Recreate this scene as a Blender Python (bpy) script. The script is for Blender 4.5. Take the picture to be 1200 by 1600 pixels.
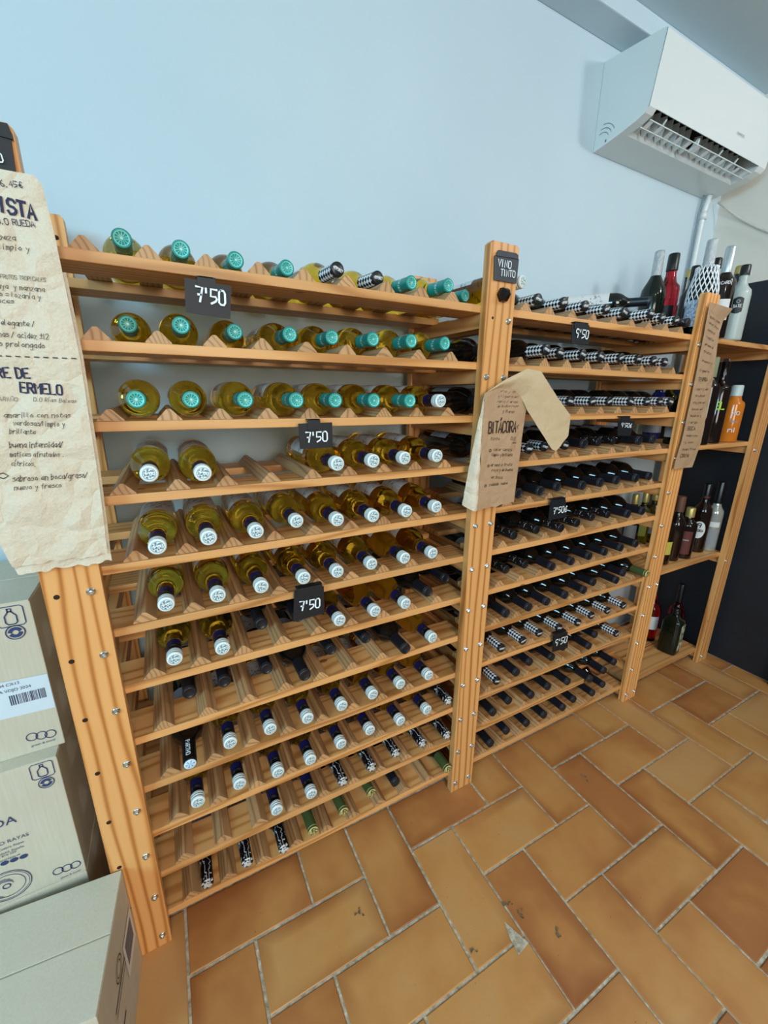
import bpy, bmesh, math, random
from mathutils import Matrix, Vector
random.seed(7)
sc = bpy.context.scene
COL = sc.collection
for o in list(bpy.data.objects):
    bpy.data.objects.remove(o)
PI = math.pi
# ---------------------------------------------------------------- camera
CAM = Vector((0.15501, -0.85434, 1.32722))
FPX = 638.77                      # focal length in pixels of the 1200 x 1600 frame
RX = Vector((0.88501771, -0.46542197, 0.01122729))    # camera right
RY = Vector((-0.11890242, -0.24928204, -0.96110389))  # camera down
RZ = Vector((0.45011762, 0.84925900, -0.27595882))    # camera forward
cd = bpy.data.cameras.new('camera')
cd.sensor_fit = 'HORIZONTAL'
cd.sensor_width = 36.0
cd.lens = FPX / 1200 * 36
cd.clip_start = 0.02
cam = bpy.data.objects.new('camera', cd)
COL.objects.link(cam)
cam.matrix_world = Matrix((
    (RX.x, -RY.x, -RZ.x, CAM.x),
    (RX.y, -RY.y, -RZ.y, CAM.y),
    (RX.z, -RY.z, -RZ.z, CAM.z),
    (0, 0, 0, 1)))
sc.camera = cam
# ---------------------------------------------------------------- world, lights, exposure
sc.view_settings.view_transform = 'Standard'
sc.view_settings.look = 'None'
sc.view_settings.gamma = 1
sc.view_settings.use_curve_mapping = False
sc.view_settings.exposure = 0.0
w = bpy.data.worlds.new('world')
sc.world = w
w.use_nodes = True
w.node_tree.nodes['Background'].inputs[0].default_value = (0.60, 0.80, 0.95, 1)
w.node_tree.nodes['Background'].inputs[1].default_value = 0.13


def area(name, loc, target, sx, sy, energy, color):
    l = bpy.data.lights.new(name, 'AREA')
    l.shape = 'RECTANGLE'
    l.size, l.size_y = sx, sy
    l.energy = energy
    l.color = color
    o = bpy.data.objects.new(name, l)
    COL.objects.link(o)
    o.location = loc
    o.rotation_euler = (Vector(target) - Vector(loc)).to_track_quat('-Z', 'Y').to_euler()
    return o


area('window_daylight', (-2.5, -2.2, 2.15), (0.9, 0.42, 1.9), 1.4, 1.2, 97, (0.42, 0.79, 1.0))
area('doorway_daylight', (0.25, -3.0, 1.7), (0.9, -0.8, 0.0), 1.1, 1.6, 56, (1.0, 0.94, 0.84))
area('ceiling_lamp', (2.35, -1.25, 2.45), (1.9, 0.3, 2.1), 0.2, 0.2, 8, (0.96, 0.97, 1.0))
area('highlight_spot', (0.45, -2.0, 2.6), (0.5, 0.1, 1.0), 0.12, 0.12, 5, (1.0, 0.96, 0.9))  # two small unseen lamps added to put crisp highlights on the bottles
area('highlight_spot', (1.45, -1.9, 2.6), (1.4, 0.1, 1.0), 0.12, 0.12, 5, (1.0, 0.96, 0.9))


# ---------------------------------------------------------------- pixel -> point on a real plane
def ray(u, v):
    return RX * ((u - 600) / FPX) + RY * ((v - 800) / FPX) + RZ


def on_y(u, v, y):
    d = ray(u, v)
    return CAM + d * ((y - CAM.y) / d.y)


def on_x(u, v, x):
    d = ray(u, v)
    return CAM + d * ((x - CAM.x) / d.x)


def on_z(u, v, z):
    d = ray(u, v)
    return CAM + d * ((z - CAM.z) / d.z)


# ---------------------------------------------------------------- node helpers
def hexc(h):
    c = [int(h[i:i + 2], 16) / 255 for i in (0, 2, 4)]
    return tuple(x / 12.92 if x <= 0.04045 else ((x + 0.055) / 1.055) ** 2.4 for x in c) + (1,)


class NT:
    def __init__(s, name):
        s.m = bpy.data.materials.new(name)
        s.m.use_nodes = True
        s.t = s.m.node_tree
        s.b = s.t.nodes['Principled BSDF']

    def n(s, typ, **kw):
        x = s.t.nodes.new(typ)
        for k, v in kw.items():
            setattr(x, k, v)
        return x

    def l(s, a, b):
        s.t.links.new(a, b)

    def val(s, inp, v):
        if hasattr(v, 'is_output') or hasattr(v, 'links'):
            s.l(v, inp)
        else:
            inp.default_value = v

    def math(s, op, a, b=0.0, c=0.0):
        x = s.n('ShaderNodeMath', operation=op)
        s.val(x.inputs[0], a)
        s.val(x.inputs[1], b)
        s.val(x.inputs[2], c)
        return x.outputs[0]

    def ramp(s, fac, stops, interp='LINEAR'):
        x = s.n('ShaderNodeValToRGB')
        x.color_ramp.interpolation = interp
        e = x.color_ramp.elements
        while len(e) < len(stops):
            e.new(0.5)
        for i, (p, c) in enumerate(stops):
            e[i].position = p
            e[i].color = c
        s.l(fac, x.inputs[0])
        return x.outputs[0]

    def mix(s, fac, a, b, mode='MIX'):
        x = s.n('ShaderNodeMix', data_type='RGBA', blend_type=mode)
        s.val(x.inputs[0], fac)
        s.val(x.inputs[6], a)
        s.val(x.inputs[7], b)
        return x.outputs[2]

    def obj(s):
        return s.n('ShaderNodeTexCoord').outputs['Object']

    def sep(s, v):
        x = s.n('ShaderNodeSeparateXYZ')
        s.l(v, x.inputs[0])
        return x.outputs

    def comb(s, a, b, c):
        x = s.n('ShaderNodeCombineXYZ')
        s.val(x.inputs[0], a)
        s.val(x.inputs[1], b)
        s.val(x.inputs[2], c)
        return x.outputs[0]

    def noise(s, vec, scale, detail=2.0, rough=0.5, out='Fac'):
        x = s.n('ShaderNodeTexNoise')
        if vec is not None:
            s.l(vec, x.inputs['Vector'])
        x.inputs['Scale'].default_value = scale
        x.inputs['Detail'].default_value = detail
        x.inputs['Roughness'].default_value = rough
        return x.outputs[out]

    def bump(s, h, strength=0.3, dist=0.002):
        x = s.n('ShaderNodeBump')
        x.inputs['Strength'].default_value = strength
        x.inputs['Distance'].default_value = dist
        s.l(h, x.inputs['Height'])
        s.l(x.outputs[0], s.b.inputs['Normal'])

    def base(s, c):
        s.val(s.b.inputs['Base Color'], c)

    def set(s, **kw):
        for k, v in kw.items():
            s.b.inputs[k.replace('_', ' ')].default_value = v


def plain(name, hexcol, rough=0.5, metal=0.0, **kw):
    t = NT(name)
    t.base(hexc(hexcol))
    t.set(Roughness=rough, Metallic=metal, **kw)
    return t.m


def wood(name, grain, light, mid, dark, rings=55.0, wob=0.010, rnd=True, gloss=0.45):
    """grain: 0/1/2 = object axis the fibres run along"""
    t = NT(name)
    o = t.sep(t.obj())
    oi = t.n('ShaderNodeObjectInfo').outputs['Random']
    axes = [0, 1, 2]
    axes.remove(grain)
    a, b = o[axes[0]], o[axes[1]]
    g = o[grain]
    off = t.math('MULTIPLY', oi, 37.0) if rnd else 0.0
    cross = t.math('ADD', a, t.math('MULTIPLY', b, 0.55))
    gv = t.math('MULTIPLY_ADD', g, 0.11, off)
    warp = t.noise(t.comb(t.math('MULTIPLY', a, 1.0), t.math('MULTIPLY', b, 1.0), gv), 7.0, 2.0)
    c2 = t.math('MULTIPLY_ADD', warp, wob * 10, cross)
    band = t.math('SINE', t.math('MULTIPLY', c2, rings * 6.283))
    band = t.math('MULTIPLY_ADD', band, 0.5, 0.5)
    band = t.math('POWER', band, 3.5)
    fine = t.noise(t.comb(t.math('MULTIPLY', a, 260.0), t.math('MULTIPLY', b, 260.0), t.math('MULTIPLY', gv, 60.0)), 1.0, 3.0)
    col = t.ramp(band, [(0.0, hexc(light)), (0.45, hexc(mid)), (1.0, hexc(dark))])
    blot = t.noise(t.comb(a, b, gv), 9.0, 2.0)
    col = t.mix(t.math('MULTIPLY', fine, 0.35), col, hexc(mid))
    col = t.mix(t.math('MULTIPLY_ADD', blot, 0.9, -0.30), col, hexc(mid), 'MIX')
    # a few knots
    v = t.n('ShaderNodeTexVoronoi')
    t.l(t.comb(t.math('MULTIPLY', a, 6.0), t.math('MULTIPLY', b, 6.0), t.math('MULTIPLY_ADD', g, 3.2, off)), v.inputs['Vector'])
    v.inputs['Scale'].default_value = 1.0
    kn = t.math('LESS_THAN', v.outputs['Distance'], 0.045)
    col = t.mix(t.math('MULTIPLY', kn, 0.75), col, hexc('5a3216'))
    # each board its own tone
    hs = t.n('ShaderNodeHueSaturation')
    t.l(t.math('MULTIPLY_ADD', oi, 0.22, 0.89), hs.inputs['Value'])
    t.l(col, hs.inputs['Color'])
    t.base(hs.outputs[0])
    t.set(Roughness=gloss)
    t.bump(fine, 0.15, 0.0006)
    return t.m


M = {}
M['post'] = wood('pine_post', 2, 'eab172', 'dc9a56', 'a9642e', rings=44, wob=0.009, gloss=0.38)
M['plank'] = wood('pine_plank', 0, 'dfa86c', 'cd9254', 'aa6f3a', rings=34, wob=0.022)
M['rail'] = wood('pine_rail', 1, 'd69c60', 'c2844b', 'a0642f', rings=36, wob=0.016)
M['divider'] = wood('pine_divider', 1, 'c69c6e', 'b4885b', '8f6440', rings=80, wob=0.014, gloss=0.5)
M['steel'] = plain('zinc_steel', 'd4dde0', 0.28, 1.0)
M['dark'] = plain('dark_hole', '2a1609', 0.9)
M['chalkboard'] = plain('black_board', '10151c', 0.55)
M['chalk'] = plain('white_chalk_ink', 'e9f4fa', 0.8)
M['ink'] = plain('navy_marker', '1e2244', 0.7)
M['inkgrey'] = plain('grey_pen_ink', '4c4440', 0.8)
M['inkblue'] = plain('blue_print', '2f3f6a', 0.75)
M['inkbrown'] = plain('dark_brown_ink', '3a2416', 0.8)


# ---------------------------------------------------------------- mesh helpers
class MB:
    def __init__(s):
        s.v, s.f, s.m, s.sm = [], [], [], []

    def add(s, verts, faces, mi=0, smooth=False):
        o = len(s.v)
        s.v += [tuple(x) for x in verts]
        for f in faces:
            s.f.append([o + i for i in f])
            s.m.append(mi)
            s.sm.append(smooth)

    def box(s, x0, x1, y0, y1, z0, z1, mi=0):
        vs = [(x, y, z) for x in (x0, x1) for y in (y0, y1) for z in (z0, z1)]
        s.add(vs, [(0, 1, 3, 2), (4, 6, 7, 5), (0, 4, 5, 1), (2, 3, 7, 6), (0, 2, 6, 4), (1, 5, 7, 3)], mi)

    def prism(s, pts, axis, a0, a1, mi=0, smooth=False):
        """pts: closed 2D outline in the two other axes, extruded along axis from a0 to a1"""
        n = len(pts)

        def P(p, a):
            q = [p[0], p[1]]
            q.insert(axis, a)
            return tuple(q)
        vs = [P(p, a0) for p in pts] + [P(p, a1) for p in pts]
        s.add(vs, [list(range(n))[::-1], list(range(n, 2 * n))], mi)
        s.add(vs, [(i, (i + 1) % n, n + (i + 1) % n, n + i) for i in range(n)], mi, smooth)

    def lathe(s, prof, seg=24, mi=0, smooth=True, mat=None, cap0=True, cap1=True, sq=None):
        """prof: list of (r, z); axis local z"""
        vs = []
        for r, z in prof:
            for k in range(seg):
                a = 2 * PI * k / seg
                x, y = math.cos(a) * r, math.sin(a) * r
                if sq:
                    e = sq
                    ca, sa = abs(math.cos(a)) ** e, abs(math.sin(a)) ** e
                    x = math.copysign(ca, math.cos(a)) * r
                    y = math.copysign(sa, math.sin(a)) * r
                p = Vector((x, y, z))
                vs.append(mat @ p if mat else p)
        fs = []
        for i in range(len(prof) - 1):
            for k in range(seg):
                k2 = (k + 1) % seg
                fs.append((i * seg + k, i * seg + k2, (i + 1) * seg + k2, (i + 1) * seg + k))
        s.add(vs, fs, mi, smooth)
        e = []
        if cap0:
            e.append(list(range(seg))[::-1])
        if cap1:
            e.append([(len(prof) - 1) * seg + k for k in range(seg)])
        if e:
            s.add(vs, e, mi)

    def tube(s, pts, r, seg=8, mi=0, caps=True):
        pts = [Vector(p) for p in pts]
        rings = []
        up = Vector((0.13, 0.31, 0.94)).normalized()
        for i, p in enumerate(pts):
            d = (pts[min(i + 1, len(pts) - 1)] - pts[max(i - 1, 0)]).normalized()
            a = d.cross(up)
            if a.length < 0.05:
                a = d.cross(Vector((1, 0, 0)))
            a.normalize()
            b = d.cross(a)
            rr = r[i] if isinstance(r, (list, tuple)) else r
            rings.append([p + (a * math.cos(2 * PI * k / seg) + b * math.sin(2 * PI * k / seg)) * rr for k in range(seg)])
        vs = [q for g in rings for q in g]
        fs = [(i * seg + k, i * seg + (k + 1) % seg, (i + 1) * seg + (k + 1) % seg, (i + 1) * seg + k)
              for i in range(len(pts) - 1) for k in range(seg)]
        s.add(vs, fs, mi, True)
        if caps:
            s.add(vs, [list(range(seg))[::-1], [(len(pts) - 1) * seg + k for k in range(seg)]], mi)

    def grid(s, fn, nu, nv, mi=0, smooth=True):
        vs = [fn(i / nu, j / nv) for j in range(nv + 1) for i in range(nu + 1)]
        fs = [(j * (nu + 1) + i, j * (nu + 1) + i + 1, (j + 1) * (nu + 1) + i + 1, (j + 1) * (nu + 1) + i)
              for j in range(nv) for i in range(nu)]
        s.add(vs, fs, mi, smooth)

    def mesh(s, name, mats, bevel=0.0):
        me = bpy.data.meshes.new(name)
        me.from_pydata(s.v, [], s.f)
        if not isinstance(mats, (list, tuple)):
            mats = [mats]
        for m_ in mats:
            me.materials.append(m_)
        for p, mi, sm in zip(me.polygons, s.m, s.sm):
            p.material_index = mi
            p.use_smooth = sm
        me.update()
        bm = bmesh.new()
        bm.from_mesh(me)
        bmesh.ops.remove_doubles(bm, verts=bm.verts, dist=1e-5)
        bmesh.ops.recalc_face_normals(bm, faces=bm.faces)
        if bevel:
            ed = [e for e in bm.edges if len(e.link_faces) == 2 and e.calc_face_angle(0) > 0.6]
            bmesh.ops.bevel(bm, geom=ed, offset=bevel, segments=2, affect='EDGES', profile=0.6)
        bm.to_mesh(me)
        bm.free()
        return me

    def build(s, name, mats, parent=None, bevel=0.0):
        return link(name, s.mesh(name, mats, bevel), parent)


def link(name, me, parent=None):
    o = bpy.data.objects.new(name, me)
    COL.objects.link(o)
    if parent is not None:
        o.parent = parent
    return o


def tag(o, label, cat, group=None):
    o['label'] = label
    o['category'] = cat
    if group:
        o['group'] = group
    return o


def thing(name, label, cat, loc=(0, 0, 0), rot=(0, 0, 0), group=None):
    o = bpy.data.objects.new(name, None)
    o.empty_display_size = 0.05
    COL.objects.link(o)
    o.location = loc
    o.rotation_euler = rot
    return tag(o, label, cat, group)


def struct(o):
    o['kind'] = 'structure'
    return o


# ---------------------------------------------------------------- handwriting: strokes on a 4 x 8 grid (baseline row 2)
GL = {
 'A': '022842 1434', 'B': '0208 083847463505 053544433202', 'C': '4738180703123243', 'D': '0208 082847432202',
 'E': '48080242 0535', 'F': '480802 0535', 'G': '473818070312324345 4525', 'H': '0208 4248 0545', 'I': '2228', 'J': '4843321203',
 'K': '0208 480542', 'L': '080242', 'M': '0208254842', 'N': '02084248', 'O': '180703123243473818', 'P': '0208 083847463505',
 'Q': '180703123243473818 2442', 'R': '0208 083847463505 2542', 'S': '473818070615354443321203', 'T': '0848 2822',
 'U': '080312324348', 'V': '082248', 'W': '0812253248', 'X': '0248 0842', 'Y': '082548 2522', 'Z': '08480242',
 'a': '46261504133344 4642', 'b': '0802 052636453412', 'c': '46261504133343', 'd': '46261504133344 4842', 'e': '0444462615041343',
 'f': '48382722 0636', 'g': '46261504133344 464010', 'h': '0802 0526364542', 'i': '2622 2728', 'j': '262110', 'k': '0802 4604 1542',
 'l': '181323', 'm': '0602 05162522 25364542', 'n': '0602 0526364542', 'o': '2615041333443526', 'p': '0600 052636453412',
 'q': '46261504133344 4640', 'r': '0602 04263646', 's': '46160535443303', 't': '28133343 0646', 'u': '0604132344 4642', 'v': '062246',
 'w': '0612253246', 'x': '0246 0642', 'y': '0624 462010', 'z': '06460242',
 '0': '180703123243473818', '1': '172822', '2': '07183847460242', '3': '0848253544433203', '4': '32380444', '5': '48080535443302',
 '6': '381704031232433415', '7': '084822 1535', '8': '28172534433212031425373828', '9': '4738180706154547 4732',
 "'": '2826', '.': '2223', ',': '2221', '/': '0248', '-': '0545', '+': '0545 2327', '&': '42172837140323', ':': '2524 2322',
 '(': '382624', '€': '47382713123243 0535 0434', '±': '0646 2428 0343', '=': '0646 0444',
}


def _pairs(st):
    st = st[:len(st) // 2 * 2]
    return [(int(st[i]), int(st[i + 1])) for i in range(0, len(st), 2)]


ACC = {'Á': 'A', 'á': 'a', 'Í': 'I', 'í': 'i', 'ó': 'o', 'Ñ': 'N', 'ñ': 'n', 'é': 'e'}


def strokes(text, adv=1.35):
    """list of polylines in units of cap height, origin at the baseline start; returns strokes, width"""
    out, x = [], 0.0
    for ch in text:
        if ch == ' ':
            x += 3.6
            continue
        base = ACC.get(ch, ch)
        g = GL.get(base)
        if g is None:
            x += 3
            continue
        narrow = base in "I'.,:il1/("
        off = -1.2 if narrow else 0
        for stc in g.split():
            pts = [(x + px + off, py - 2) for px, py in _pairs(stc)]
            if len(pts) >= 2:
                out.append(pts)
        if ch in 'ÁÍáíóé':
            out.append([(x + 2 + off, 6.6), (x + 3 + off, 7.8)])
        if ch in 'Ññ':
            out.append([(x + .8, 7), (x + 1.6, 7.6), (x + 2.6, 7), (x + 3.4, 7.6)])
        x += (2.6 if narrow else 4) + adv
    return [[(a / 6, b / 6) for a, b in s_] for s_ in out], max(x - adv, 0.1) / 6


def write(mb, text, p0, p1, h, fn, wd=0.12, mi=0, jit=0.03, slant=0.0):
    """lay text from p0 to p1 (2D surface coordinates of the baseline), cap height h, through fn(s, t) -> 3D"""
    st, W = strokes(text)
    dx, dy = p1[0] - p0[0], p1[1] - p0[1]
    L = math.hypot(dx, dy)
    ux, uy = dx / L, dy / L
    vx, vy = -uy, ux
    if vy < 0:
        vx, vy = -vx, -vy
    sx = L / W
    rr = random.Random(text)
    for s_ in st:
        pts = []
        for i, (a, b) in enumerate(s_):
            a2 = (a + slant * b) * sx + rr.uniform(-jit, jit) * h
            b2 = b * h + rr.uniform(-jit, jit) * h
            pts.append((p0[0] + ux * a2 + vx * b2, p0[1] + uy * a2 + vy * b2))
        ribbon(mb, pts, wd * h, fn, mi)


def ribbon(mb, pts, wd, fn, mi=0):
    n = len(pts)
    L, R = [], []
    for i in range(n):
        a = pts[max(i - 1, 0)]
        b = pts[min(i + 1, n - 1)]
        dx, dy = b[0] - a[0], b[1] - a[1]
        l = math.hypot(dx, dy) or 1e-9
        nx, ny = -dy / l * wd / 2, dx / l * wd / 2
        ex, ey = (dx / l * wd * 0.3, dy / l * wd * 0.3)
        e = -1 if i == 0 else (1 if i == n - 1 else 0)
        p = (pts[i][0] + ex * e, pts[i][1] + ey * e)
        L.append(fn(p[0] + nx, p[1] + ny))
        R.append(fn(p[0] - nx, p[1] - ny))
    mb.add(L + R, [(i, i + 1, n + i + 1, n + i) for i in range(n - 1)], mi)


def disc_ring(mb, cx, cz, r, wd, fn, mi=0, a0=0, a1=2 * PI, n=20, asp=1.0):
    ribbon(mb, [(cx + r * math.cos(a0 + (a1 - a0) * k / n), cz + asp * r * math.sin(a0 + (a1 - a0) * k / n)) for k in range(n + 1)], wd, fn, mi)


def fill(mb, pts, fn, mi=0):
    mb.add([fn(*p) for p in pts], [list(range(len(pts)))], mi)


# ================================================================ the room
WY = 0.42        # back wall plane
RXW = 2.62       # right wall plane
t = NT('wall_paint')
n1 = t.noise(t.obj(), 1.3, 3)
t.base(t.ramp(n1, [(0.3, hexc('bdd0da')), (0.7, hexc('c6d8e0'))]))
t.set(Roughness=0.75)
t.bump(t.noise(t.obj(), 60, 4), 0.12, 0.002)
M['wall'] = t.m
M['wallcream'] = plain('cream_wall_paint', 'ddd8cd', 0.8)
t = NT('black_wall_paint')
t.base(t.ramp(t.noise(t.obj(), 5, 4), [(0.3, hexc('12151b')), (0.7, hexc('191e27'))]))
t.set(Roughness=0.6)
M['black'] = t.m
m = MB(); m.box(-3.2, RXW + 0.1, WY, WY + 0.12, 0, 2.95)
struct(m.build('wall_back', M['wall']))
m = MB(); m.box(RXW, RXW + 0.1, -1.4, WY, 1.84, 2.95)
struct(m.build('wall_right', M['wallcream']))
m = MB(); m.box(RXW, RXW + 0.1, -1.4, WY, 0.0, 1.84)
struct(m.build('wall_right_lower', M['black']))
zC = on_y(1047, 37.5, 0.325).z
print('ceiling z', zC)
ZS = 2.53
m = MB(); m.box(-3.2, RXW + 0.1, 0.325, WY, ZS, zC)
struct(m.build('trim_1', M['wall'], bevel=0.004))
m = MB(); m.box(-3.2, RXW + 0.1, -4.5, WY, zC, zC + 0.1)
struct(m.build('ceiling', M['wall']))

# floor: 2:1 terracotta tiles laid herringbone, sitting in grey mortar
t = NT('terracotta')
at = t.n('ShaderNodeAttribute', attribute_name='tile')
co = t.obj()
big = t.noise(co, 5.5, 3, 0.55)
a = t.sep(at.outputs['Vector'])
mixf = t.math('ADD', t.math('MULTIPLY_ADD', a[0], 0.55, -0.28), big)
col = t.ramp(mixf, [(0.22, hexc('ac7040')), (0.42, hexc('bc834a')), (0.62, hexc('c69155')), (0.85, hexc('c59763'))])
rim = t.math('MULTIPLY', a[1], t.noise(co, 4.0, 2))
col = t.mix(t.math('MULTIPLY', rim, 0.95), col, hexc('8a4e26'))
spk = t.math('GREATER_THAN', t.noise(co, 95, 2), 0.74)
col = t.mix(t.math('MULTIPLY', spk, 0.5), col, hexc('6b4420'))
t.base(col)
t.b.inputs['Roughness'].default_value = 0.33
t.l(t.math('MULTIPLY_ADD', t.noise(co, 14, 3), 0.3, 0.2), t.b.inputs['Roughness'])
t.bump(t.noise(co, 30, 4), 0.25, 0.003)
M['tile'] = t.m
t = NT('mortar')
t.base(t.ramp(t.noise(t.obj(), 70, 5), [(0.3, hexc('8f8470')), (0.55, hexc('b9b09c')), (0.75, hexc('d9d3c4'))]))
t.set(Roughness=0.95)
t.bump(t.noise(t.obj(), 200, 3), 0.6, 0.003)
M['mortar'] = t.m
U0, TX, TY = 0.1535, 0.050, -0.094
rt = random.Random(3)
V, F, MI, AT = [], [], [], []
V += [(-3.2, -4.5, -0.003), (RXW, -4.5, -0.003), (RXW, WY, -0.003), (-3.2, WY, -0.003)]
F.append((0, 1, 2, 3)); MI.append(1)
AT += [(0, 0, 0)] * 4
for i in range(-14, 20):
    for j in range(-18, 5):
        k = (i + j) % 4
        if k == 0:
            wx, wy = 2, 1
        elif k == 2:
            wx, wy = 1, 2
        else:
            continue
        x0, y0 = TX + i * U0, TY + j * U0
        x1, y1 = x0 + wx * U0, y0 + wy * U0
        if x0 < -2 or x0 > RXW - 0.05 or y1 > WY + 0.12 or x1 > RXW + .2:
            continue
        g = 0.0030
        jr = lambda: rt.uniform(-0.0010, 0.0010)
        xa, xb, ya, yb = x0 + g + jr(), min(x1 - g + jr(), RXW), y0 + g + jr(), min(y1 - g + jr(), WY)
        rv = rt.random()
        zt = 0.0 + rt.uniform(-0.0006, 0.0)
        sk = rt.random()
        loops = []
        for ins, z in ((0, -0.004), (0, zt - 0.0015), (0.0022, zt), (0.035, zt)):
            loops.append([(xa + ins, ya + ins, z), (xb - ins, ya + ins, z), (xb - ins, yb - ins, z), (xa + ins, yb - ins, z)])
        o = len(V)
        rimv = [rt.choice((0.0, 0.1, 0.4, 1.0, 1.3)) for _ in range(4)]
        for li, lp in enumerate(loops):
            for c, p in enumerate(lp):
                V.append(p)
                AT.append((rv, rimv[c] if li < 3 else 0.0, 0))
        for li in range(3):
            for c in range(4):
                F.append((o + li * 4 + c, o + li * 4 + (c + 1) % 4, o + li * 4 + 4 + (c + 1) % 4, o + li * 4 + 4 + c))
                MI.append(0)
        F.append(tuple(o + 12 + c for c in range(4))); MI.append(0)
me = bpy.data.meshes.new('floor')
me.from_pydata(V, [], F)
me.materials.append(M['tile']); me.materials.append(M['mortar'])
for p, q in zip(me.polygons, MI):
    p.material_index = q
at = me.attributes.new('tile', 'FLOAT_VECTOR', 'POINT')
for i, v in enumerate(AT):
    at.data[i].vector = v
me.update()
struct(link('floor', me))
# a broken tile corner filled with mortar
m = MB()
c = on_z(806, 1462, 0.0)
m.add([(c.x - .006, c.y + .036, 0.0012), (c.x + .018, c.y - .026, 0.0012), (c.x - .022, c.y - .032, 0.0012), (c.x - .018, c.y + .004, 0.0012)], [(0, 1, 2, 3)])
struct(m.build('trim_2', M['mortar']))

# ================================================================ the wine rack
S12 = 0.13381
BZ = lambda n: (12 - n) * S12 + 0.036      # bolt / rail centre height, level 1 on top
SH = lambda n: BZ(n) + 0.036               # shelf top
PT = 0.023                                  # post thickness
rack = thing('wine_rack', 'tall pine wine rack of three bays bolted together, standing along the pale wall', 'wine rack')
POSTS = [(-0.070, 0.018), (0.884, 0.974), (1.841, 1.930), (2.467, 2.550)]
TOPS = [1.682, 1.679, 1.676, 1.676]
bm_ = MB()
bm_.lathe([(0.0078, 0.0), (0.0078, 0.0012), (0.0062, 0.0022)], 16, cap0=False, cap1=False)
bm_.lathe([(0.0062, 0.0022), (0.0058, 0.0052), (0.0045, 0.0066), (0.0026, 0.0070), (0.0022, 0.0050)], 6, smooth=False, cap0=False)
BOLT = bm_.mesh('bolt', M['steel'])
hm = MB(); hm.lathe([(0.0048, 0), (0.0046, 0.0003)], 16, smooth=False)
HOLE = hm.mesh('bolt_hole', M['dark'])


def face_on(me, name, x, z, parent, y=0.0, s=1.0):
    o = link(name, me, parent)
    o.location = (x, y, z)
    o.rotation_euler = (PI / 2, 0, 0)
    o.scale = (s, s, s)
    return o


BX = [(None, 0.0), (0.900, 0.957), (1.857, 1.914), (2.488, None)]
for i, ((x0, x1), tz) in enumerate(zip(POSTS, TOPS)):
    for back in (0, 1):
        m = MB()
        y0 = 0.0 if not back else 0.345
        z0 = 0.0
        c = 0.006
        m.prism([(x0, z0), (x1, z0), (x1, tz - c), (x1 - c, tz), (x0 + c, tz), (x0, tz - c)], 1, y0, y0 + PT)
        p = m.build('back_post' if back else 'front_post', M['post'], rack, bevel=0.0015)
        if not back:
            for side, bx in enumerate(BX[i]):
                if bx is None:
                    continue
                lv = range(1, 13)
                if i == 3 or (i == 2 and side == 1):
                    lv = (1, 4, 8, 12)
                for n in lv:
                    if i == 1 and side == 0 and n == 1:
                        continue
                    face_on(BOLT, 'bolt', bx + random.uniform(-.001, .001), BZ(n) + random.uniform(-.001, .001), p)
            if i == 0:
                for n in range(1, 12):
                    face_on(HOLE, 'bolt_hole', -0.052, BZ(n), p)
            if i == 1:
                face_on(HOLE, 'bolt_hole', 0.906, 1.513, p, s=0.7)
        elif i == 0:
            face_on(HOLE, 'bolt_hole', 0.0, 1.638, p, y=0.345)
# cross rails
RAILX = [(0.0, range(1, 13)), (0.900, range(1, 13)), (0.957, range(1, 13)), (1.857, range(1, 13)), (1.914, (1, 4, 8, 12)), (2.488, (1, 4, 8, 12))]
for rx, lv in RAILX:
    for n in lv:
        m = MB(); m.box(rx - 0.010, rx + 0.010, PT, 0.345, BZ(n) - 0.017, BZ(n) + 0.018)
        m.build('cross_rail', M['rail'], rack, bevel=0.0012)
# dividers: truncated triangular battens running front to back
dm = MB()
dm.prism([(-0.0215, 0), (0.0215, 0), (0.0207, 0.0022), (0.0045, 0.0195), (0.0025, 0.0207), (-0.0025, 0.0207), (-0.0045, 0.0195), (-0.0207, 0.0022)], 1, 0.0, 0.292)
DIV = dm.mesh('divider', M['divider'])
D0 = [0.0729, 1.041]
DP = [0.09135, 0.0924]
for bay in (0, 1):
    xa, xb = ((-0.010, 0.910), (0.947, 1.867))[bay]
    for n in range(1, 13):
        zt = SH(n)
        m = MB()
        if bay == 1 and n == 11:
            xcut = on_y(913, 1061, PT).x
            m.box(xa, xcut, PT, 0.118, zt - 0.018, zt)     # the front board is broken off short
            m.box(xcut, xb, 0.088, 0.118, zt - 0.018, zt)
        else:
            m.box(xa, xb, PT, 0.118, zt - 0.018, zt)
        m.box(xa, xb, 0.240, 0.328, zt - 0.018, zt)
        sh = m.build('shelf', M['plank'], rack, bevel=0.0015)
        for k in range(9):
            if bay == 1 and n == 11 and k in (5, 6):
                continue
            o = link('divider', DIV, sh)
            o.location = (D0[bay] + k * DP[bay] + random.uniform(-.0018, .0018), 0.0265 + random.uniform(-.002, .003), zt + 0.0002)
            o.rotation_euler = (0, 0, random.uniform(-.008, .008))
for n in (1, 4, 8, 12):
    m = MB()
    m.box(1.904, 2.498, PT, 0.148, SH(n) - 0.018, SH(n))
    m.box(1.904, 2.498, 0.156, 0.328, SH(n) - 0.018, SH(n))
    m.build('shelf', M['plank'], rack, bevel=0.0015)

# ================================================================ lying wine bottles
def glass(name, col, rough=0.02, trans=1.0, ior=1.36):
    t = NT(name)
    t.base(hexc(col))
    t.set(Roughness=rough, IOR=ior)
    t.b.inputs['Transmission Weight'].default_value = trans
    return t.m


M['goldglass'] = glass('pale_gold_wine_in_glass', 'f3c23c')
M['darkglass'] = plain('near_black_glass', '0b0d0c', 0.08)
M['darkglass'].node_tree.nodes['Principled BSDF'].inputs['Coat Weight'].default_value = 0.5


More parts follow.
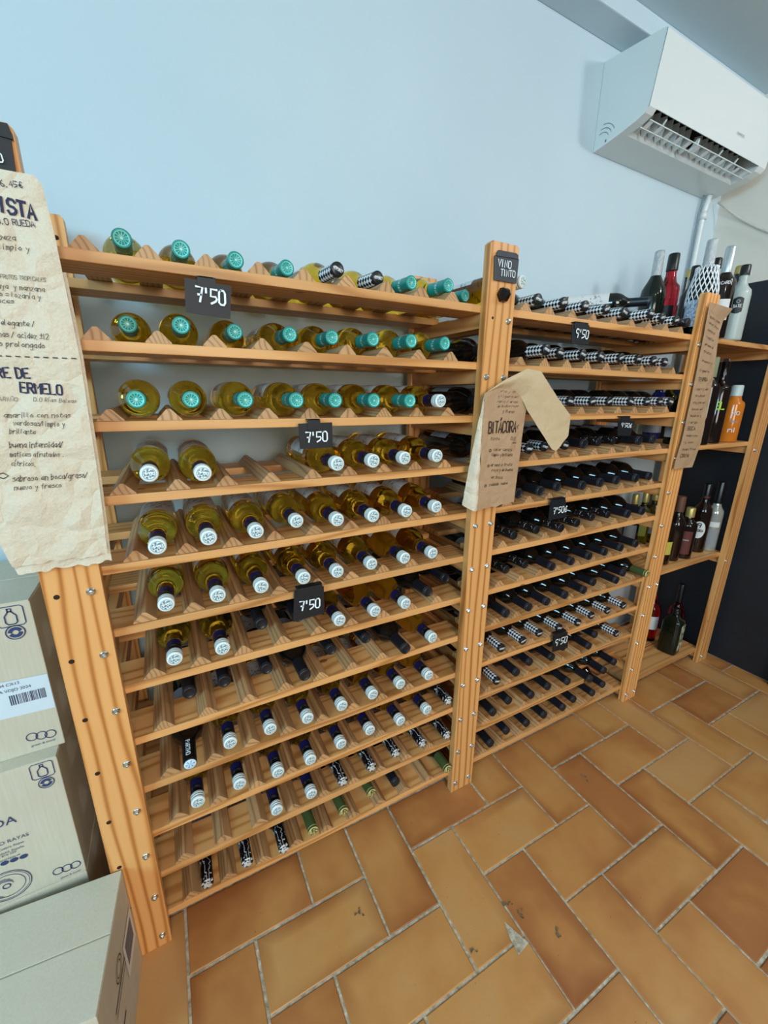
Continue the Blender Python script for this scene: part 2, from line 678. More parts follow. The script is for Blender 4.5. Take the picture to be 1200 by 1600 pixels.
def radial(t, o):
    r = t.math('SQRT', t.math('ADD', t.math('POWER', o[0], 2.0), t.math('POWER', o[1], 2.0)))
    a = t.math('ARCTAN2', o[1], o[0])
    return r, a


def inring(t, r, lo, hi):
    return t.math('MULTIPLY', t.math('GREATER_THAN', r, lo), t.math('LESS_THAN', r, hi))


ZF = 0.2995   # a capsule's end face starts here on the local axis
# teal capsule with a spoked wheel on its end
t = NT('teal_capsule')
o = t.sep(t.obj())
r, a = radial(t, o)
face = t.math('GREATER_THAN', o[2], ZF)
sp = t.math('GREATER_THAN', t.math('ABSOLUTE', t.math('COSINE', t.math('MULTIPLY', a, 6.0))), 0.945)
sp = t.math('MULTIPLY', sp, t.math('LESS_THAN', r, 0.0108))
line = t.math('MAXIMUM', t.math('MAXIMUM', sp, inring(t, r, 0.0105, 0.0120)), t.math('LESS_THAN', r, 0.0022))
col = t.mix(line, hexc('179088'), hexc('86dfd6'))
mark = t.math('MULTIPLY', inring(t, o[2], 0.262, 0.270), t.math('GREATER_THAN', t.noise(t.obj(), 420, 1), 0.55))
side = t.mix(mark, hexc('14897f'), hexc('c9e6df'))
t.base(t.mix(face, side, col))
t.set(Roughness=0.35)
M['capT'] = t.m
# black and white harlequin capsule
t = NT('checkered_capsule')
o = t.sep(t.obj())
r, a = radial(t, o)
face = t.math('GREATER_THAN', o[2], 0.2935)
q = t.math('ADD', t.math('COSINE', t.math('MULTIPLY', a, 8.0)), t.math('COSINE', t.math('MULTIPLY', o[2], 6.2832 / 0.0108)))
ck = t.math('GREATER_THAN', q, 0.0)
word = t.math('MULTIPLY', t.math('LESS_THAN', t.math('ABSOLUTE', o[1]), 0.0034), t.math('LESS_THAN', r, 0.0115))
word = t.math('MULTIPLY', word, t.math('GREATER_THAN', t.noise(t.obj(), 330, 1), 0.44))
fc = t.mix(word, hexc('15181c'), hexc('c9ced2'))
t.base(t.mix(face, t.mix(ck, hexc('e8ebee'), hexc('12151b')), fc))
t.set(Roughness=0.35)
M['capC'] = t.m
# white ringed top, black band, navy sleeve, crest on the end
t = NT('white_and_navy_capsule')
o = t.sep(t.obj())
r, a = radial(t, o)
face = t.math('GREATER_THAN', o[2], ZF)
crest = t.math('MULTIPLY', t.math('LESS_THAN', r, 0.0098), t.math('GREATER_THAN', t.noise(t.obj(), 300, 2, 0.6), 0.51))
crest = t.math('MAXIMUM', crest, inring(t, r, 0.0104, 0.0114))
fc = t.mix(crest, hexc('dfeeee'), hexc('5f7f92'))
rg = t.math('MULTIPLY', inring(t, o[2], 0.281, 0.297), t.math('GREATER_THAN', t.math('SINE', t.math('MULTIPLY', o[2], 6.2832 / 0.0052)), 0.35))
sd = t.mix(rg, hexc('e8f0ee'), hexc('84979c'))
blk = t.mix(t.math('MULTIPLY', inring(t, o[2], 0.262, 0.270), t.math('GREATER_THAN', t.noise(t.obj(), 250, 1), 0.5)), hexc('0d0e14'), hexc('3d4048'))
sd = t.mix(t.math('LESS_THAN', o[2], 0.279), sd, blk)
sd = t.mix(t.math('LESS_THAN', o[2], 0.258), sd, hexc('14164a'))
t.base(t.mix(face, sd, fc))
t.set(Roughness=0.38)
M['capW'] = t.m
# matt black capsule
t = NT('black_capsule')
o = t.sep(t.obj())
rg = t.math('MULTIPLY', inring(t, o[2], 0.290, 0.296), t.math('GREATER_THAN', t.math('SINE', t.math('MULTIPLY', o[2], 6.2832 / 0.003)), 0.6))
t.base(t.mix(rg, hexc('161a22'), hexc('5b6068')))
t.set(Roughness=0.38)
M['capD'] = t.m
# black with gold-white flecks
t = NT('speckled_capsule')
v = t.n('ShaderNodeTexVoronoi')
t.l(t.obj(), v.inputs['Vector'])
v.inputs['Scale'].default_value = 150
o = t.sep(t.obj())
fl = t.math('MULTIPLY', t.math('LESS_THAN', v.outputs['Distance'], 0.26), t.math('LESS_THAN', o[2], 0.292))
fl = t.math('MULTIPLY', fl, t.math('GREATER_THAN', t.noise(t.obj(), 60, 1), 0.42))
t.base(t.mix(fl, hexc('14161b'), hexc('c9bfa0')))
t.set(Roughness=0.35)
M['capB'] = t.m
# black with white scrolls
t = NT('scrolled_capsule')
wv = t.n('ShaderNodeTexWave')
t.l(t.obj(), wv.inputs['Vector'])
wv.inputs['Scale'].default_value = 26
wv.inputs['Distortion'].default_value = 9
wv.inputs['Detail'].default_value = 2
wv.inputs['Detail Scale'].default_value = 2.5
o = t.sep(t.obj())
f = t.math('GREATER_THAN', wv.outputs['Fac'], 0.955)
f = t.math('MAXIMUM', f, t.math('MULTIPLY', t.math('GREATER_THAN', o[2], 0.2972), t.math('GREATER_THAN', t.noise(t.obj(), 120, 1), 0.5)))
t.base(t.mix(f, hexc('0c0d10'), hexc('cfd3d4')))
t.set(Roughness=0.3)
M['capS'] = t.m
# green foil with a gilt end
t = NT('green_capsule')
o = t.sep(t.obj())
gd = inring(t, o[2], 0.2905, 0.2925)
gd = t.math('MAXIMUM', gd, inring(t, o[2], 0.2985, 0.3003))
gd = t.math('MAXIMUM', gd, t.math('MULTIPLY', t.math('GREATER_THAN', o[2], 0.3003), t.math('GREATER_THAN', t.noise(t.obj(), 200, 1), 0.5)))
t.base(t.mix(gd, hexc('43552f'), hexc('cdb978')))
t.set(Roughness=0.4)
M['capG'] = t.m
# black sleeve with a pale blue star disc
t = NT('black_capsule_pale_disc')
o = t.sep(t.obj())
r, a = radial(t, o)
face = t.math('GREATER_THAN', o[2], 0.3003)
st = t.math('MULTIPLY', t.math('GREATER_THAN', t.math('COSINE', t.math('MULTIPLY', a, 6.0)), 0.45), t.math('LESS_THAN', r, 0.0095))
fc = t.mix(st, hexc('cfe6f4'), hexc('5f9fd0'))
t.base(t.mix(face, hexc('0e1114'), fc))
t.set(Roughness=0.35)
M['capP'] = t.m
# paper labels
t = NT('printed_label')
o = t.sep(t.obj())
nz = t.noise(t.obj(), 95, 3, 0.6)
art = t.math('MULTIPLY', t.math('GREATER_THAN', nz, 0.58), inring(t, o[2], 0.070, 0.150))
t.base(t.mix(t.math('MULTIPLY', art, 0.7), hexc('dcd9d6'), hexc('5c6470')))
t.set(Roughness=0.7)
M['labelW'] = t.m
t = NT('grey_label')
o = t.sep(t.obj())
nz = t.noise(t.obj(), 120, 3, 0.6)
art = t.math('MULTIPLY', t.math('GREATER_THAN', nz, 0.62), inring(t, o[2], 0.085, 0.145))
t.base(t.mix(art, hexc('a9acb4'), hexc('3c4250')))
t.set(Roughness=0.7)
M['labelD'] = t.m

BODY = [(0.012, 0.0035), (0.030, 0.0), (0.0352, 0.0018), (0.0372, 0.007), (0.0374, 0.012), (0.0374, 0.178), (0.0366, 0.190),
        (0.0335, 0.202), (0.0275, 0.213), (0.0205, 0.222), (0.0165, 0.230), (0.0148, 0.240), (0.0141, 0.255), (0.0138, 0.292)]


def bottle_mesh(name, mat):
    m = MB()
    m.lathe(BODY, 32)
    return m.mesh(name, mat)


def cap_mesh(name, mat, kind):
    m = MB()
    if kind == 'T':
        pr = [(0.0152, 0.236), (0.0150, 0.252), (0.0150, 0.293), (0.0157, 0.2945), (0.0157, 0.2985), (0.0148, 0.3000), (0.0120, 0.3002), (0.0116, 0.2997), (0.002, 0.2997)]
    elif kind == 'W':
        pr = [(0.0152, 0.240), (0.0150, 0.262), (0.0150, 0.2785), (0.0158, 0.2790), (0.0158, 0.2832), (0.0153, 0.2836), (0.0153, 0.2860), (0.0158, 0.2864),
              (0.0158, 0.2900), (0.0153, 0.2904), (0.0153, 0.2925), (0.0158, 0.2930), (0.0158, 0.2975), (0.0148, 0.2999), (0.0120, 0.3002), (0.002, 0.3002)]
    elif kind == 'D':
        pr = [(0.0156, 0.232), (0.0152, 0.245), (0.0150, 0.286), (0.0154, 0.288), (0.0154, 0.2965), (0.0148, 0.2990), (0.0120, 0.3000), (0.0116, 0.2994), (0.002, 0.2994)]
    else:
        pr = [(0.0156, 0.234), (0.0152, 0.245), (0.0149, 0.290), (0.0150, 0.2960), (0.0146, 0.2992), (0.0130, 0.3004), (0.002, 0.3004)]
    m.lathe(pr, 28, cap0=False)
    me = m.mesh(name, mat)
    return me


def label_mesh(name, mat, z0, z1, half, rad=0.0377, front=PI / 2):
    m = MB()
    m.grid(lambda u, v: (math.cos(front + (u - .5) * 2 * half) * rad, math.sin(front + (u - .5) * 2 * half) * rad, z0 + v * (z1 - z0)), 24, 1)
    return m.mesh(name, mat)


GB = bottle_mesh('glass_body', M['goldglass'])
DB = bottle_mesh('glass_body', M['darkglass'])
LW = label_mesh('paper_label', M['labelW'], 0.052, 0.158, 1.25)
LD = label_mesh('paper_label', M['labelD'], 0.062, 0.150, 1.05)
CAPS = {k: cap_mesh('capsule', M['cap' + k], k) for k in 'TCWDBSGP'}
ROWS = {
    (0, 1): "0T128,73,0 1T221,84,-1 2T320,99,-2 3T423,100,-4 4C520,55,-4 5C624,71,-8 6T711,67,-9 7T800,43,-9 8T902,108,-9",
    (0, 2): "0T117,99,-2 1T205,60,0 2T306,92,-2 3T414,69,-5 4T507,63,-6 5T598,42,-7 6T688,23,-7 7T780,18,-9",
    (0, 3): "0T116,18,-8 1T206,30,-7 2T303,16,-8 3T400,-6,-6 4T488,2,-6 5T580,0,-5 6T671,-6,-5 7W761,-2,-6",
    (0, 4): "0W119,14,0 1W209,-19,-1 4W481,-21,-1 5W571,-17,-2 6W660,-8,-2 7W754,-9,-2",
    (0, 5): "0W116,-18,0 1W207,-7,0 2W300,-8,0 3W397,26,1 4W485,-4,0 5W574,-11,0 6W668,-10,0 7W760,-8,0",
    (0, 6): "0W115,8,0 1W213,2,0 2W304,3,0 3W402,5,1 4W485,3,0 5W580,9,1 6W676,5,1 7W762,2,1",
    (0, 7): "0W115,17,0 1W211,10,0 2D309,74,1 3D401,68,1 4W488,3,0 5W588,3,1 6W681,3,1 7D774,32,2 8D874,85,1",
    (0, 8): "0D133,71,0 1D211,76,1 2D314,78,1 3D394,8,0 4D491,80,1 5D600,86,2 6D677,-11,1 7W776,2,1",
    (0, 9): "0P115,1,0 1W205,19,0 2W301,18,0 3W396,10,0 4W493,11,0 5W587,12,1 6W678,14,1 7W774,9,1",
    (0, 10): "0W119,16,0 1W216,19,0 2W310,8,0 3W397,6,0 4W490,17,0 5W584,24,0 6W682,14,1 7W779,15,1 8S862,18,0",
    (0, 11): "2W301,16,0 3W399,19,0 4S492,14,0 5S587,18,0 6S677,29,1 7S772,23,1 8S862,13,0",
    (0, 12): "0S113,12,0 1S213,16,0 2S310,5,0 3G397,15,0 4G497,27,0 5G599,43,1 6D685,39,1 8G866,2,0",
    (1, 1): "0C1098,39,-4 1C1192,31,-5 2C1281,30,-4 3C1373,27,-4 4C1464,30,-4 5C1553,0,-1 6C1650,20,-4 7C1741,25,-4 8B1818,28,-11",
    (1, 2): "0C1087,-19,1 1C1185,17,-4 2C1275,12,-3 3C1372,22,-7 4C1464,17,-7 5C1553,15,-3 6C1644,19,-3 7C1737,34,-4",
    (1, 3): "0C1084,25,-10 1C1178,24,-5 2C1271,31,-2 3C1364,22,-3 4C1456,28,-3 5C1549,14,-1 6C1641,15,-4 7C1734,23,-2 8C1800,23,-3",
    (1, 4): "0C1087,3,-1 1C1172,23,-4 2C1266,24,-4 3D1357,24,-5 4B1457,46,1 5B1554,57,5 6D1640,16,-1 7D1731,20,-2",
    (1, 5): "0D1072,11,-4 1D1159,6,-6 2D1259,26,-4 3D1353,5,-4 4D1450,9,-3 5D1543,12,-3 6D1646,6,2 7D1732,9,-1",
    (1, 6): "0B1073,15,-3 1B1180,23,0 2B1268,1,-1 3B1363,14,0 4B1475,38,5 5B1561,36,4 6D1635,6,-2 7D1726,6,-3",
    (1, 7): "0B1094,52,1 1B1181,54,0 2D1250,0,-4 3D1348,2,-3 4D1447,6,-2 5D1537,7,-3 6D1633,8,-2 7D1730,9,-1",
    (1, 8): "0D1069,8,-2 1D1167,4,-2 2D1253,4,-3 3D1352,9,-2 4D1447,5,-2 5D1538,32,-2 6D1636,4,-1 7D1726,34,-1 8G1803,-14,0",
    (1, 9): "0C1070,13,-2 1C1168,12,-1 2C1256,20,-2 3C1350,13,-2 4C1443,5,-2 5C1536,16,-2 6C1628,12,-2 7C1725,9,-2",
    (1, 10): "0C1070,18,-1 1D1164,20,-1 2D1252,42,-2 3D1350,25,-1 4D1444,50,-1 5D1542,9,-1 6D1636,50,-1 7C1724,15,-1",
    (1, 11): "0D1070,20,-1 1D1161,38,-1 2D1259,21,-1 3D1353,25,-1 4D1447,10,-1 5D1540,-20,-1 6D1639,-12,0 7D1730,4,-1",
    (1, 12): "0D1069,16,-1 1D1163,33,-1 2D1260,25,-1 3D1354,25,-1 4D1455,18,0 5D1534,30,-1 6D1640,19,0 7D1729,33,-1",
}
ORD = ['first', 'second', 'third', 'fourth', 'fifth', 'sixth', 'seventh', 'eighth', 'ninth', 'tenth', 'eleventh', 'twelfth']
SHN = ['top shelf'] + [x + ' shelf down' for x in ORD[1:11]] + ['bottom shelf']
DESC = {'T': 'teal-capped white wine bottle', 'W': 'navy-necked white wine bottle', 'D': 'black-capped red wine bottle',
        'B': 'speckle-capped red wine bottle', 'S': 'scroll-capped dark wine bottle', 'G': 'green-capped dark wine bottle',
        'P': 'black-capped bottle with pale end disc'}
GRP = {'T': 'teal-capped bottles lying in the rack', 'W': 'navy-necked white wine bottles lying in the rack',
       'D': 'black-capped bottles lying in the rack', 'B': 'speckle-capped bottles lying in the rack',
       'S': 'scroll-capped bottles lying in the rack', 'G': 'green-capped bottles lying in the rack',
       'CW': 'checker-capped white wines lying in the rack', 'CR': 'checker-capped red wines lying in the rack'}


def lying(kind, bx, by, bz, cx, cy, cz, label, group=None, white=None):
    """a bottle whose base centre is at b and whose cap end is at c"""
    d = Vector((cx - bx, cy - by, cz - bz)).normalized()
    white = (kind in 'TW') if white is None else white
    b = thing('wine_bottle', label, 'wine bottle', (bx, by, bz), group=group)
    # local z along the bottle, local y upwards
    z = d
    x = Vector((0, 0, 1)).cross(z).normalized() * 1
    y = z.cross(x)
    R = Matrix((x, y, z)).transposed().to_4x4()
    roll = Matrix.Rotation(0.12 if kind == 'P' else random.uniform(-0.35, 0.35), 4, 'Z')
    b.rotation_euler = (R @ roll).to_euler()
    link('glass_body', GB if white else DB, b)
    link('paper_label', LW if white else LD, b)
    link('capsule', CAPS[kind], b)
    return b


PARTHO = None
for (bay, n), row in ROWS.items():
    items = row.split()
    for idx, it in enumerate(items):
        k, kind = int(it[0]), it[1]
        cx, cy, dz = [float(q) / 1000 for q in it[2:].split(',')]
        zc = SH(n) + 0.0378
        if k < 8:
            x0 = (0.1186 + 0.09135 * k) if bay == 0 else 1.0872 + 0.0924 * k
        else:
            x0 = 0.868 if bay == 0 else 1.815
        dev = cx - x0
        bx = x0 + max(-0.007, min(0.007, dev * 0.6))
        if bay == 0 and n == 1 and k == 8:
            bx = 0.852
        cyy = min(cy, 0.108)
        by = cyy + math.sqrt(max(0.09 - (cx - bx) ** 2, 0.05))
        cz = zc + max(-0.004, min(0.004, dz / 1000))
        on = 'only' if len(items) == 1 else ORD[idx]
        side = 'left' if bay == 0 else 'middle'
        white = kind in 'TW' or (kind == 'C' and bay == 0)
        desc = DESC.get(kind) or ('checker-capped white wine bottle' if bay == 0 else 'checker-capped red wine bottle')
        grp = ('CW' if bay == 0 else 'CR') if kind == 'C' else kind
        lab = '%s, %s from left on %s bay\'s %s' % (desc, on, side, SHN[n - 1])
        b = lying(kind, bx, by, zc, cx, cyy, cz, lab, GRP.get(grp), white)
        if kind == 'P':
            PARTHO = b
# white lettering along the neck of the one black bottle
m = MB()
tx = lambda s_, t_: (0.0161 * math.sin(t_ / 0.0155), 0.0161 * math.cos(t_ / 0.0155), s_)
write(m, 'PARTHO', (0.240, -0.004), (0.286, -0.004), 0.0085, lambda s_, t_: tx(s_, t_), 0.2, jit=0)
m.build('neck_lettering', M['chalk'], PARTHO)
PARTHO.rotation_euler.rotate_axis('Z', 0.0)

# bottles wedged behind the middle post, between the two bays
for n, y0, bx, cx, hue in ((2, 0.032, 0.945, 0.942, ''), (3, 0.050, 0.958, 0.950, ''), (4, 0.030, 0.950, 0.940, ''), (7, 0.060, 0.958, 0.956, ''), (8, 0.060, 0.955, 0.952, '')):
    z = SH(n) + 0.0378
    lying('D', bx, y0 + 0.3, z, cx, y0, z, 'dark bottle half hidden behind the middle post on the %s' % SHN[n - 1], GRP['D'])
lying('W', 0.948, 0.312, SH(1) + 0.052, 1.012, 0.036, SH(1) + 0.066, 'amber-green bottle poking out behind the middle post on the top shelf', None, True)
# one more laid across the tops of the bottles on the top shelf
fb = lying('D', 1.565, 0.372, SH(1) + 0.1135, 1.735, 0.118, SH(1) + 0.1125, 'black wine bottle with pale floral label, laid across the checker-capped ones up top', None, False)
for c_ in fb.children:
    if c_.name.startswith('paper_label'):
        c_.data = label_mesh('paper_label', M['labelW'], 0.03, 0.168, 1.9)

# ================================================================ printed text
def font_text(name, text, size, mat, origin, parent, width=None, align='LEFT', rot=(PI / 2, 0, 0), shear=0.0, loc_in_parent=True, ext=0.0):
    cu = bpy.data.curves.new(name, 'FONT')
    cu.body = text
    cu.size = 1.0
    cu.align_x = align
    cu.shear = shear
    cu.resolution_u = 3
    cu.extrude = ext
    tmp = bpy.data.objects.new('tmp_text', cu)
    COL.objects.link(tmp)
    dg = bpy.context.evaluated_depsgraph_get()
    me = bpy.data.meshes.new_from_object(tmp.evaluated_get(dg))
    bpy.data.objects.remove(tmp)
    xs = [v.co.x for v in me.vertices] or [0, 1]
    sx = size if width is None else width / max(max(xs) - min(xs), 1e-6)
    for v in me.vertices:
        v.co.x *= sx
        v.co.y *= size
    me.materials.clear()
    me.materials.append(mat)
    me.name = name
    o = link(name, me, parent)
    o.location = origin
    o.rotation_euler = rot
    return o


# ================================================================ cardboard boxes
t = NT('cardboard')
co = t.obj()
nz = t.noise(co, 6, 3)
o = t.sep(co)
fl = t.noise(t.comb(t.math('MULTIPLY', o[0], 220.0), t.math('MULTIPLY', o[1], 220.0), t.math('MULTIPLY', o[2], 14.0)), 1.0, 2)
t.base(t.mix(fl, t.ramp(nz, [(0.3, hexc('c9c4b2')), (0.7, hexc('d5d1c2'))]), hexc('c0b9a3')))
t.set(Roughness=0.8)
t.bump(fl, 0.15, 0.001)
M['card'] = t.m
M['cardedge'] = plain('cardboard_edge', '8a6f4c', 0.9)
M['bluelabel'] = plain('pale_blue_sticker', 'cfe0ec', 0.5)
M['whitelabel'] = plain('white_sticker', 'e4e4e0', 0.6)


def carton(label, x1, y0, z0, wd, dp, ht, rot=0.0, group=None):
    b = thing('cardboard_box', label, 'box', (x1, y0, z0), (0, 0, rot), group)
    m = MB()
    m.box(-wd, 0, 0, dp, 0, ht - 0.003)
    m.build('carton', M['card'], b, bevel=0.002)
    for s_ in (0, 1):
        m = MB()
        y_a, y_b = (0.0, dp / 2 - 0.0012) if s_ == 0 else (dp / 2 + 0.0012, dp)
        m.box(-wd + 0.001, -0.001, y_a, y_b, ht - 0.0035, ht)
        m.build('top_flap', M['card'], b, bevel=0.001)
    return b


def printed(parent, y, fn_items):
    """fn_items(mb, P) draws navy marks on the y-plane; P turns a pixel into local x,z"""
    L = parent.location

    def P(u, v):
        p = on_y(u, v, y)
        return (p.x - L.x, p.z - L.z)
    F_ = lambda a, b: (a, y - L.y - 0.0012, b)
    for nm, f in fn_items:
        m = MB()
        f(m, P, F_)
        m.build(nm, M['inkblue'], parent)


def bottle_icon(m, c, s_, F_):
    cx, cz = c
    w_ = s_ / 2
    rr = [(-w_, -w_ * .8), (-w_ * .8, -w_), (w_ * .8, -w_), (w_, -w_ * .8), (w_, w_ * .8), (w_ * .8, w_), (-w_ * .8, w_), (-w_, w_ * .8), (-w_, -w_ * .8)]
    ribbon(m, [(cx + a, cz + b) for a, b in rr], s_ * .045, F_)
    bt = [(-.13, .78), (.13, .78), (.13, .45), (.42, .05), (.42, -.6), (.25, -.8), (-.25, -.8), (-.42, -.6), (-.42, .05), (-.13, .45), (-.13, .78)]
    ribbon(m, [(cx + a * w_, cz + b * w_) for a, b in bt], s_ * .06, F_)
    ribbon(m, [(cx - .13 * w_, cz + .5 * w_), (cx + .13 * w_, cz + .5 * w_)], s_ * .06, F_)


def recycle_icon(m, c, r, F_):
    cx, cz = c
    disc_ring(m, cx, cz, r, r * .14, F_)
    disc_ring(m, cx, cz, r * .55, r * .45, F_, a0=.5, a1=2.9, n=10)
    disc_ring(m, cx, cz, r * .55, r * .45, F_, a0=3.7, a1=6.0, n=10)


def rings_logo(m, cs, r, F_):
    for c in cs:
        disc_ring(m, c[0], c[1], r, r * .2, F_, n=16)


b3 = carton('lowest closed cardboard box of the stack left of the rack, mostly hidden', -0.117, 0.030, 0.0, 0.36, 0.26, 0.300, group=None)
b2 = carton('middle box of the cardboard stack, printed in blue with a round emblem', -0.117, 0.030, 0.3005, 0.36, 0.26, 0.320)
b1 = carton('topmost box of the cardboard stack, with pale blue barcode sticker', -0.107, 0.060, 0.621, 0.36, 0.25, 0.332)
b0 = carton('large closed cardboard box on the floor in front of the rack, showing its top', -0.047, -0.004, 0.0, 0.36, 0.243, 0.300, rot=-0.0867)
b0.location = (-0.047 - 0.0867 * 0.243, -0.004 - 0.243, 0)


def emblem(m, P, F_):
    c = P(11, 1384)
    for r_, w_ in ((0.040, 0.0016), (0.0365, 0.0009), (0.030, 0.0012), (0.006, 0.002)):
        disc_ring(m, c[0], c[1], r_, w_, F_, n=32, asp=.92)
    for k in range(7):
        disc_ring(m, c[0], c[1], 0.012 + 0.0026 * k, 0.0012, F_, a0=0.3 + .4 * k, a1=1.8 + .5 * k, n=10)


def dot(q):
    def f(m, P, F_):
        c = P(*q)
        fill(m, [(c[0] + .0068 * math.cos(k * PI / 8), c[1] + .0052 * math.sin(k * PI / 8)) for k in range(16)], F_)
    return f


printed(b2, 0.030, [('bottle_symbol', lambda m, P, F_: bottle_icon(m, P(66, 1203), 0.036, F_)),
                    ('recycling_symbol', lambda m, P, F_: recycle_icon(m, P(72.7, 1222), 0.0125, F_)),
                    ('ring_logo', lambda m, P, F_: rings_logo(m, [P(91, 1360.5), P(104.7, 1355.5), P(118, 1350.5)], 0.0088, F_)),
                    ('round_icon', dot((7.4, 1348))), ('round_icon', dot((22.4, 1342.7))), ('round_icon', dot((37.3, 1337.4))),
                    ('round_emblem', emblem)])


def bt(b, y, text, q, size, w_=None, align='RIGHT', mat=None):
    p = on_y(q[0], q[1], y)
    return font_text('printed_lettering', text, size, mat or M['inkblue'], (p.x - b.location.x, y - b.location.y - 0.0014, p.z - b.location.z), b, width=w_, align=align)


bt(b2, 0.03, 'RUEDA', (27, 1283), 0.026)
bt(b2, 0.03, 'CUATRO RAYAS', (46, 1304), 0.0115)
bt(b2, 0.03, 'Cuatro Rayas', (38, 1315), 0.0075)
bt(b2, 0.03, 'Valladolid. España.', (39, 1321.5), 0.007)
bt(b2, 0.03, '983 816 320', (26, 1330.5), 0.007)
bt(b2, 0.03, 'cuatrorayas.es', (32, 1334.5), 0.007)
bt(b2, 0.03, 'green & social', (126, 1359.5), 0.0062)


printed(b1, 0.060, [('bottle_symbol', lambda m, P, F_: bottle_icon(m, P(16.3, 963), 0.040, F_)),
                    ('recycling_symbol', lambda m, P, F_: recycle_icon(m, P(24.5, 987.6), 0.0140, F_)),
                    ('ring_logo', lambda m, P, F_: rings_logo(m, [P(50, 1151), P(65, 1148.5), P(79, 1146)], 0.0088, F_))])
m = MB()
pa, pb, pc, pd = [on_y(u, v, 0.06) - b1.location for u, v in ((-60, 1139), (87, 1104), (74, 1052), (-60, 1078))]
m.add([(p.x, -0.0015, p.z) for p in (pa, pb, pc, pd)], [(0, 1, 2, 3)])
st = m.build('barcode_sticker', M['bluelabel'], b1)
m = MB()
a0, a1 = on_y(14, 1087, .06) - b1.location, on_y(70, 1076, .06) - b1.location
rb = random.Random(5)
x = a0.x
while x < a1.x:
    wbar = rb.choice((.0007, .0011, .0018))
    m.box(x, x + wbar, -0.0022, -0.0018, a0.z - 0.022, a0.z)
    x += wbar + rb.choice((.0009, .0014, .002))
m.build('barcode', M['inkblue'], st)
bt(b1, 0.0590, '1204 CX12', (31, 1067.5), 0.0085)
bt(b1, 0.0590, 'DORA VDJO 2024', (49, 1072.5), 0.0085)
bt(b1, 0.060, 'green & social', (87, 1155.5), 0.0068)
# marks on the near box's side
F_ = lambda a, b: (0.0012, a, b)
m = MB()
disc_ring(m, 0.115, 0.205, 0.022, 0.0022, F_)
disc_ring(m, 0.115, 0.205, 0.014, 0.0018, F_)
m.build('round_emblem', M['inkbrown'], b0)
for a_, b_, w_ in (((0.06, 0.175), (0.17, 0.175), 0.004), ((0.06, 0.160), (0.15, 0.160), 0.0025), ((0.03, 0.10), (0.10, 0.10), 0.005), ((0.03, 0.08), (0.08, 0.08), 0.003)):
    m = MB()
    ribbon(m, [a_, b_], w_, F_)
    m.build('printed_line', M['inkbrown'], b0)
m = MB()
m.add([(0.0014, 0.150, 0.105), (0.0014, 0.232, 0.105), (0.0014, 0.232, 0.20), (0.0014, 0.150, 0.20)], [(0, 1, 2, 3)])
m.add([(0.0017, 0.162, 0.125), (0.0017, 0.220, 0.125), (0.0017, 0.220, 0.185), (0.0017, 0.162, 0.185)], [(0, 1, 2, 3)], 1)
m.build('sticker', [M['whitelabel'], plain('grey_print', '6d7078', .7)], b0)
# a crease across the top near its left end
m = MB(); m.box(-0.243, -0.2415, 0.002, 0.241, 0.3001, 0.3004)
m.build('flap_crease', M['cardedge'], b0)

# ================================================================ kraft paper notes
from mathutils import noise as mno


def kraft(name, c1, c2, bumpk=0.5, crease=15):
    t = NT(name)
    co = t.obj()
    v = t.n('ShaderNodeTexVoronoi', feature='DISTANCE_TO_EDGE')
    nz = t.noise(co, 9, 3, out='Color')
    mx = t.n('ShaderNodeVectorMath', operation='MULTIPLY_ADD')
    t.l(nz, mx.inputs[0]); mx.inputs[1].default_value = (.06, .06, .06); t.l(co, mx.inputs[2])
    t.l(mx.outputs[0], v.inputs['Vector'])
    v.inputs['Scale'].default_value = crease
    cr = t.math('MINIMUM', t.math('MULTIPLY', v.outputs['Distance'], 3.0), 1.0)
    hgt = t.math('ADD', t.math('MULTIPLY', cr, 0.6), t.noise(co, 24, 5, 0.6))
    fib = t.noise(co, 300, 2)
    t.base(t.mix(fib, hexc(c1), hexc(c2)))
    t.set(Roughness=0.62)
    t.bump(hgt, bumpk, 0.010)
    return t.m


M['kraftpale'] = kraft('crumpled_kraft_paper', 'ded2be', 'cfc0a6', 0.75)
M['kraft'] = kraft('kraft_paper', 'b8997a', 'a88866', 0.35)


def crump(x, z, amp, y0):
    return y0 + amp * (mno.noise(Vector((x * 22, z * 9, 3.1))) + 0.5 * mno.noise(Vector((x * 60, z * 40, 1.7))))


# --- the large note on the left post
LP = tag(MB().build('paper_note', []) if False else thing('paper_note', 'large crumpled kraft paper of handwriting, hanging down the left post', 'paper note', (-0.03, -0.012, 1.6)), 'large crumpled kraft paper of handwriting, hanging down the left post', 'paper note')
PL = LP.location


def interp(tab, z):
    for (z0, v0), (z1, v1) in zip(tab, tab[1:]):
        if z0 >= z >= z1:
            return v0 + (v1 - v0) * (z0 - z) / (z0 - z1)
    return tab[0][1] if z > tab[0][0] else tab[-1][1]


RE = [(1.618, 0.034), (1.610, 0.0415), (1.544, 0.0455), (1.377, 0.0490), (1.20, 0.0445), (1.09, 0.0395), (1.045, 0.0370)]
LE = [(1.618, -0.110), (1.30, -0.108), (1.09, -0.104), (1.028, -0.092)]
SY = lambda x, z: crump(x, z, 0.0028, -0.016)


def sheet(zt, zb, yo, re_off=0.0, jag=0.0):
    m = MB()

    def fn(u, v):
        z = zt + (zb - zt) * v
        if v > 0.97:
            z += jag * mno.noise(Vector((u * 9, 0, 2)))
        x = interp(LE, z) + (interp(RE, z) + re_off - interp(LE, z)) * u
        return (x - PL.x, SY(x, z) + yo - PL.y, z - PL.z)
    m.grid(fn, 26, 90)
    return m


